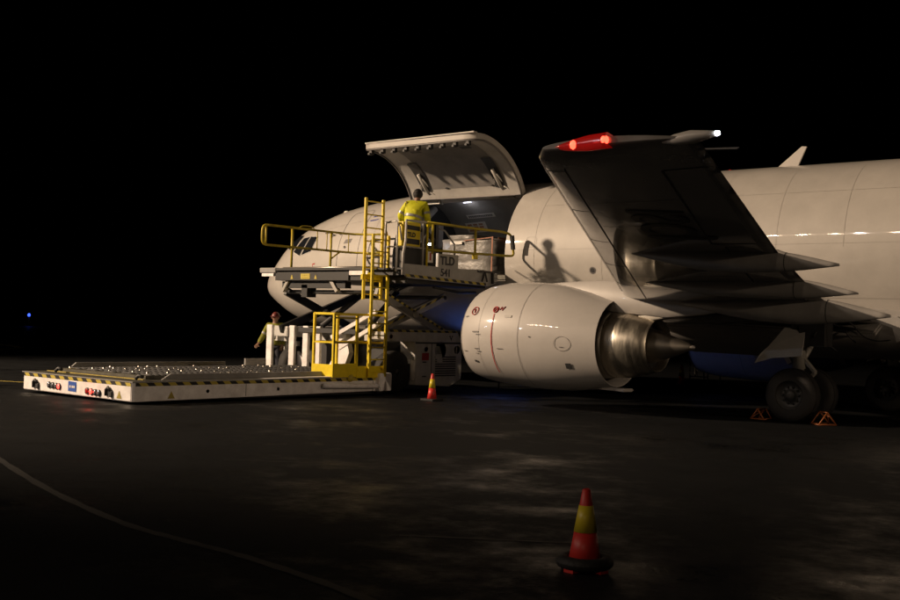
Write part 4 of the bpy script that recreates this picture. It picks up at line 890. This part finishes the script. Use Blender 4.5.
# ================================================================== cargo inside the door
PL = thing('pallet_load', (8.9, -.55, 2.94), 'plastic-wrapped pallet load with an orange strap standing inside the cargo door', 'cargo')
b = MB(); random.seed(4)
def bl(x0, x1, y0, y1, z0, z1, n=10):
    rg = []
    for i in range(n+1):
        z = z0+(z1-z0)*i/n; P = []
        for k in range(28):
            a = 2*math.pi*k/28; cx_, cy_ = (x0+x1)/2, (y0+y1)/2; c_, s_ = math.cos(a), math.sin(a); m_ = (abs(c_)**8+abs(s_)**8)**(-1/8)
            j = 1+random.uniform(-.018, .018); P.append(Vector((cx_+c_*m_*(x1-x0)/2*j, cy_+s_*m_*(y1-y0)/2*j, z)))
        rg.append(P)
    b.loft(rg, cap0=True, cap1=True)
bl(7.95, 9.95, -1.35, .7, 2.97, 3.86); bl(8.15, 9.1, -1.2, .3, 3.86, 3.98, 3)
b.build('wrapped_cargo', 'wrap', PL)
MB().box(7.9, 10.0, -1.4, .9, 2.91, 2.96).build('pallet_base', 'roller_metal', PL)
b = MB(); b.box(9.81, 9.85, -1.385, -1.375, 2.97, 3.9); b.bar((8.9, -1.385, 3.81), (9.86, -1.385, 3.88), .012, .022); b.box(9.99, 10.0, -1.35, .6, 3.84, 3.88); b.build('strap', 'orange_paint', PL)
MB().poly([(8.45, -1.39, 3.72), (8.85, -1.39, 3.72), (8.85, -1.39, 3.80), (8.45, -1.39, 3.80)], .01, (0, -1, 0)).build('cargo_tag', 'placard_white', PL)
MB().box(8.0, 8.08, -1.42, -1.38, 2.97, 3.5).build('corner_board', 'gear_white', PL)

# ================================================================== cones
def cone(loc, h, tyre, label, sc=1.):
    x, y = loc; T = thing('traffic_cone', (x, y, 0), label, 'traffic cone', 'red and yellow traffic cones')
    zb = .05*h/.6
    rb, rt_ = (.112*h/.5, .026*h/.5) if tyre else (.115*h/.6, .03*h/.6)
    def rr_(z): return rb+(rt_-rb)*z/h
    def seg(z0, z1, m, nm, lift=0):
        b = MB(); b.lathe([(zb+z0, rr_(z0)+lift), (zb+z1, rr_(z1)+lift)], (x, y, 0), (0, 0, 1), 32, cap0=True, cap1=True); return b.build(nm, m, T)
    seg(0, h*.43, 'cone_red', 'lower_band'); seg(h*.43, h*.78, 'cone_yellow', 'yellow_band', .003)
    b = MB(); b.lathe([(zb+h*.78, rr_(h*.78)), (zb+h*.985, rr_(h*.985)), (zb+h, rt_*.6), (zb+h*.97, rt_*.5)], (x, y, 0), (0, 0, 1), 32); b.build('tip_band', 'cone_red', T)
    if tyre:
        b = MB(); b.lathe([(.018+.042+.044*math.sin(a), .150+.052*math.cos(a)) for a in [2*math.pi*k/16 for k in range(17)]], (x, y, 0), (0, 0, 1), 40); b.build('base_tyre', 'rubber', T)
        for k in range(4):
            a = R(85+90*k); b = MB(); b.obox((x+.13*math.cos(a), y+.13*math.sin(a), .014), (math.cos(a), math.sin(a), 0), (-math.sin(a), math.cos(a), 0), (0, 0, 1), .045, .04, .012)
            b.build('base_foot', 'cone_red', T)
    else:
        b = MB(); s_ = .20*h/.6; b.poly([(x-s_, y-s_, 0.002), (x+s_, y-s_, .002), (x+s_, y+s_, .002), (x-s_, y+s_, .002)], .05*h/.6, (0, 0, 1)); b.build('base', 'rubber', T, bevel=.01)
cone((23.19, -17.19), .52, True, 'red and yellow traffic cone set in a tyre on the wet tarmac in the foreground')
cone((11.52, -5.45), .54, False, 'red and yellow traffic cone on black base beside the loader engine grille')
cone((10.9, 6.6), .62, False, 'dim traffic cone in the dark beyond the engine exhaust')

# ================================================================== chocks
def chock(x, y, rz, label, k=1.):
    T = thing('wheel_chock', (x, y, 0), label, 'wheel chock', 'orange wheel chocks'); ca_, sa = math.cos(rz), math.sin(rz)
    def P(u, v, z): u, v, z = u*k, v*k, max(.012, z*k); return (x+u*ca_-v*sa, y+u*sa+v*ca_, z)
    b = MB()
    for v in (-.13, .13):
        b.tube([P(-.14, v, .014), P(.0, v, .21)], .013, 6); b.tube([P(.0, v, .21), P(.16, v, .014)], .013, 6); b.tube([P(-.14, v, .014), P(.16, v, .014)], .013, 6)
    for u, z in ((-.14, .014), (0, .21), (.16, .014), (.05, .15)): b.tube([P(u, -.13, z), P(u, .13, z)], .012, 6)
    b.tube([P(0, -.13, .21), P(.16, .13, .014)], .010, 6); b.build('chock_frame', 'orange_paint', T)
chock(19.2, -3.15, R(48), 'orange tubular wheel chock behind the main wheels, at their right', 1.15)
chock(17.93, -3.05, R(170), 'orange tubular wheel chock ahead of the main wheels, at their left')

# ================================================================== far things
T = thing('edge_light', (-82.4, 38.1, 0), 'small glowing blue taxiway light far away at left', 'taxiway light')
MB().tube([(-82.4, 38.1, 0), (-82.4, 38.1, 1.0)], .05, 8).build('stem', 'loader_dark', T)
b = MB(); b.lathe([(0, .10), (.12, .15), (.26, .12), (.34, 0)], (-82.4, 38.1, 1.0), (0, 0, 1), 14); b.build('lens', 'taxi_blue', T)
T = thing('access_stand', (11.2, 7.4, 0), 'thin metal frame stand in the dark beyond the engine exhaust', 'stand')
b = MB()
for x, y in ((10.85, 7.2), (11.45, 7.2), (10.95, 7.9), (11.5, 7.9)): b.tube([(x, y, 0), (x, y, 1.15)], .02, 6)
b.tube([(10.85, 7.2, 1.12), (11.45, 7.2, 1.12), (11.5, 7.9, 1.12), (10.95, 7.9, 1.12)], .022, 6, closed=True); b.tube([(10.85, 7.2, .3), (11.45, 7.2, .3)], .02, 6); b.build('frame', 'strut_grey', T)
b = MB(); b.box(11.0, 11.1, 7.19, 7.21, .3, 1.1); b.build('panel', 'strut_grey', T)
# blue lamp on the ramp beyond the belly (its glow tints belly and far engine)
T = thing('blue_work_lamp', (9.65, -.7, 0), 'blue work lamp on a short post behind the near engine, lighting the belly', 'lamp')
MB().tube([(9.65, -.7, .02), (9.65, -.7, .42)], .02, 8).build('post', 'loader_dark', T)
MB().lathe([(0, .09), (.02, .09), (.02, 0)], (9.65, -.7, 0), (0, 0, 1), 16).build('foot', 'loader_dark', T)
MB().lathe([(0, .03), (.03, .07), (.08, .075), (.08, .06)], (9.65, -.7, .42), (0, 0, 1), 16).build('housing', 'loader_dark', T)
MB().lathe([(0, .06), (.02, .05), (.03, 0)], (9.65, -.7, .48), (0, 0, 1), 14).build('lens', 'taxi_blue', T)
light('blue_work_lamp_light', 'SPOT', (9.65, -.7, .54), 50, (.11, .24, 1), .05, (9.5, -1.2, 2.2), 115)
light('blue_work_lamp_light', 'SPOT', (9.8, -.6, .56), 45, (.25, .36, 1), .05, (14.2, 3.8, 1.35), 38)

# ================================================================== people
def skinned(name, pts, edges, m, parent, root=0, sub=2, off=Vector()):
    me = bpy.data.meshes.new(name); me.from_pydata([tuple(Vector(p[:3])) for p in pts], edges, [])
    o = bpy.data.objects.new('tmp', me); COL.objects.link(o)
    md = o.modifiers.new('s', 'SKIN'); md.use_smooth_shade = True
    lay = me.skin_vertices[0] if me.skin_vertices else None
    for i, p in enumerate(pts):
        r_ = p[3]; lay.data[i].radius = (r_, p[4] if len(p) > 4 else r_); lay.data[i].use_root = (i == root)
    if sub: s2 = o.modifiers.new('u', 'SUBSURF'); s2.levels = sub; s2.render_levels = sub
    dg = bpy.context.evaluated_depsgraph_get(); nm = bpy.data.meshes.new_from_object(o.evaluated_get(dg)); bpy.data.objects.remove(o)
    nm.materials.clear(); nm.materials.append(MT[m]); q = bpy.data.objects.new(name, nm); COL.objects.link(q); q.parent = parent
    return q
def skin_layer(me):
    if not me.skin_vertices: me.skin_vertices.new() if hasattr(me.skin_vertices, 'new') else None
def person(loc, rz, label, P, helmet, cap):
    """P: joints in the person's own frame, +Y is ahead, +X is the right hand"""
    T = thing('person', loc, label, 'person'); T.rotation_euler = (0, 0, rz)
    J = P
    names = list(J); idx = {n: i for i, n in enumerate(names)}
    chains = [('pelvis', 'waist', 'chest', 'neck', 'chin', 'head', 'crown')]+[('chest', 'sh'+s, 'el'+s, 'wr'+s, 'palm'+s) for s in 'LR']+[('pelvis', 'hip'+s, 'kn'+s, 'an'+s, 'toe'+s) for s in 'LR']
    pts = [tuple(J[n]) for n in names]; ed = []
    for c in chains: ed += [(idx[c[i]], idx[c[i+1]]) for i in range(len(c)-1)]
    # fingers and thumb
    for s_ in 'LR':
        w, p = Vector(J['wr'+s_][:3]), Vector(J['palm'+s_][:3]); d = (p-w).normalized(); sd = d.cross(Vector((0, 1, 0)) if abs(d.y) < .8 else Vector((1, 0, 0))).normalized(); dn = d.cross(sd).normalized()
        for k in range(4):
            l = (.075, .085, .08, .06)[k]; a = p+sd*(.022*(k-1.5)); i = len(pts)
            q1 = a+d*l*.55; q2 = q1+(d*.7+dn*.6).normalized()*l*.5
            pts += [tuple(a)+(.010,), tuple(q1)+(.009,), tuple(q2)+(.0075,)]; ed += [(idx['palm'+s_], i), (i, i+1), (i+1, i+2)]
        i = len(pts); a = w*.4+p*.6+sd*(-.035); pts += [tuple(a)+(.012,), tuple(a+(d*.8-sd*.7).normalized()*.05)+(.010,)]; ed += [(idx['palm'+s_], i), (i, i+1)]
    body = skinned('body', pts, ed, 'skin', T, idx['pelvis'], 2)
    # face: eyes, nose, ears
    h = Vector(J['head'][:3]); fwd = Vector(J['face'][:3]) if 'face' in J else Vector((0, 1, 0))
    return T, J, h
def figure(loc, rz, label, J, face, hat, hatm, hairm, jm='hivis'):
    Jb = {k: v for k, v in J.items()}
    T, J, h = person(loc, rz, label, Jb, None, None)
    f = Vector(face).normalized(); sdv = f.cross(Vector((0, 0, 1))).normalized(); upv = sdv.cross(f)
    b = MB()
    b.lathe([(0, 0), (.006, .014), (.03, .018), (.045, .006)], h+f*.085-upv*.045, (f*.4-upv).normalized(), 8)
    for s_ in (-1, 1): b.lathe([(-.012, .0), (-.010, .022), (.008, .028), (.012, 0)], h+sdv*s_*.085-upv*.01, sdv, 10, sy=1.3)
    ob = b.build('face_features', 'skin', None); ob.parent = T
    b = MB()
    for s_ in (-1, 1): b.lathe([(-.004, 0), (0, .011), (.006, 0)], h+f*.093+sdv*s_*.034+upv*.015, f, 8)
    b.obox(h+f*.094-upv*.062, sdv, f, upv, .024, .004, .004)
    ob = b.build('eyes_and_mouth', 'hair', None); ob.parent = T
    # hat / hair
    b = MB(); rg = []
    for i in range(8):
        t = R(-12+102*i/7); rg.append([h+upv*(.02+.118*math.sin(t))+ (f*math.cos(a)*.118+sdv*math.sin(a)*.098)*math.cos(t)-f*.012 for a in [2*math.pi*k/20 for k in range(20)]])
    b.loft(rg, cap0=True, cap1=True); ob = b.build(hat, hatm, None); ob.parent = T
    if hat == 'cap':
        b = MB(); rg = []
        for t in (-62, -45, -28, -10, 8):
            t = R(t); rg.append([h+upv*(.02+.118*math.sin(t))+(f*math.cos(a)*.112+sdv*math.sin(a)*.102)*max(.55, math.cos(t))-f*.014 for a in [R(70+220*k/16) for k in range(17)]])
        b.loft(rg, close=False); ob = b.build('hair', hairm, None); ob.parent = T
    if hat == 'helmet': 
        b = MB(); b.lathe([(0, .12), (.0, .135), (.012, .13), (.012, .11)], h+upv*.02-f*.005, upv, 24); ob = b.build('helmet_brim', hatm, None); ob.parent = T
    # clothing
    def grow(n, r): p = J[n]; return (p[0], p[1], p[2], p[3]+r)+((p[4]+r,) if len(p) > 4 else ())
    n = ['waist', 'pelvis', 'chest', 'neck', 'shL', 'elL', 'wrL', 'shR', 'elR', 'wrR']
    pts = [grow(k, .045 if k in ('waist', 'chest') else .026) for k in n]
    pts[1] = (J['pelvis'][0], J['pelvis'][1], J['pelvis'][2]-.02, J['pelvis'][3]+.035, (J['pelvis'][4] if len(J['pelvis']) > 4 else J['pelvis'][3])+.03)
    pts[3] = (J['neck'][0], J['neck'][1], J['neck'][2]-.01, J['neck'][3]+.012)
    e = [(1, 0), (0, 2), (2, 3), (2, 4), (4, 5), (5, 6), (2, 7), (7, 8), (8, 9)]
    jk = skinned('jacket', pts, e, jm, T, 0, 2)
    n = ['pelvis', 'hipL', 'knL', 'anL', 'hipR', 'knR', 'anR']; pts = [grow(k, .02) for k in n]; pts[0] = grow('pelvis', .006)
    tr = skinned('trousers', pts, [(0, 1), (1, 2), (2, 3), (0, 4), (4, 5), (5, 6)], 'navy_cloth', T, 0, 2)
    for s_ in 'LR':
        a, t = Vector(J['an'+s_][:3]), Vector(J['toe'+s_][:3]); ob = skinned('boot', [tuple(a+Vector((0, -.02, .03)))+(.055,), tuple(a+Vector((0, -.01, -.03)))+(.055,), tuple(t)+(.045,)], [(0, 1), (1, 2)], 'rubber', T, 0, 1)
    # reflective bands around waist and arms
    wv = Vector(J['waist'][:3]); cv = Vector(J['chest'][:3]); ax = (cv-wv).normalized()
    c = wv+ax*.03; u_ = Vector((1, 0, 0)); v_ = ax.cross(u_).normalized(); u_ = v_.cross(ax)
    b = MB(); ra, rb_ = J['waist'][3]+.048, (J['waist'][4] if len(J['waist']) > 4 else J['waist'][3])+.05
    rg = [[c+ax*t+u_*(max(ra, rb_)*1.02)*math.cos(a)+v_*(min(ra, rb_)*1.05)*math.sin(a) for a in [2*math.pi*k/28 for k in range(28)]] for t in (-.028, .028)]
    b.loft(rg); ob = b.build('reflective_band', 'reflective_band', None); ob.parent = T
    for s_ in 'LR':
        p0, p1 = Vector(J['el'+s_][:3]), Vector(J['sh'+s_][:3]); d = (p1-p0).normalized(); c = p0+(p1-p0)*.25; b = MB(); b.lathe([(-.025, .079), (.025, .081)], c, d, 18); ob = b.build('sleeve_band', 'reflective_band', None); ob.parent = T
    return T
def joints(lean=(0, 0), arms=None, sc=1., stance=.0):
    lx, ly = lean
    J = dict(pelvis=(0, 0, .98, .13, .105), waist=(lx*.3, ly*.3, 1.14, .135, .10), chest=(lx*.75, ly*.75, 1.36, .15, .105), neck=(lx, ly, 1.50, .058), chin=(lx*1.1, ly*1.25+.012, 1.575, .062), head=(lx*1.2, ly*1.5+.015, 1.655, .085), crown=(lx*1.25, ly*1.6+.01, 1.725, .070),
        shL=(-.185+lx*.9, ly*.9, 1.45, .062), shR=(.185+lx*.9, ly*.9, 1.45, .062), hipL=(-.095, 0, .90, .092), hipR=(.095, 0, .90, .092), knL=(-.11-stance, .02, .50, .062), knR=(.11+stance, .02, .50, .062),
        anL=(-.12-stance, -.01, .09, .045), anR=(.12+stance, -.01, .09, .045), toeL=(-.13-stance, .15, .04, .035), toeR=(.13+stance, .15, .04, .035))
    J.update(arms); return J
# skin modifier needs its layer; make a one-off object to learn how Blender adds it
A1 = dict(elL=(-.235, .12, 1.20, .05), wrL=(-.18, .33, 1.08, .034), palmL=(-.16, .41, 1.06, .030), elR=(.32, .03, 1.19, .05), wrR=(.36, .24, .99, .034), palmR=(.36, .32, .97, .030))
A2 = dict(elR=(.30, .03, 1.19, .05), wrR=(.37, .18, .99, .034), palmR=(.39, .25, .94, .030), elL=(-.26, .02, 1.17, .05), wrL=(-.24, .16, .96, .034), palmL=(-.24, .22, .90, .030))
p1 = figure((9.82, -4.42, 2.84), R(42), 'person in yellow high-visibility jacket seen from behind at the loader controls', joints((.10, .10), A1), (.25, .9, -.35), 'cap', 'hair', 'hair')
p1.scale = (1.13, 1.13, 1.09)
p2 = figure((5.42, -4.60, 0), R(-150), 'person in red helmet and yellow jacket standing on the ground left of the white uprights', joints((0, .02), A2), (.1, 1, -.05), 'helmet', 'helmet_red', 'hair', 'hivis_shaded')
p2.scale = (1.02, 1.02, 1.02)
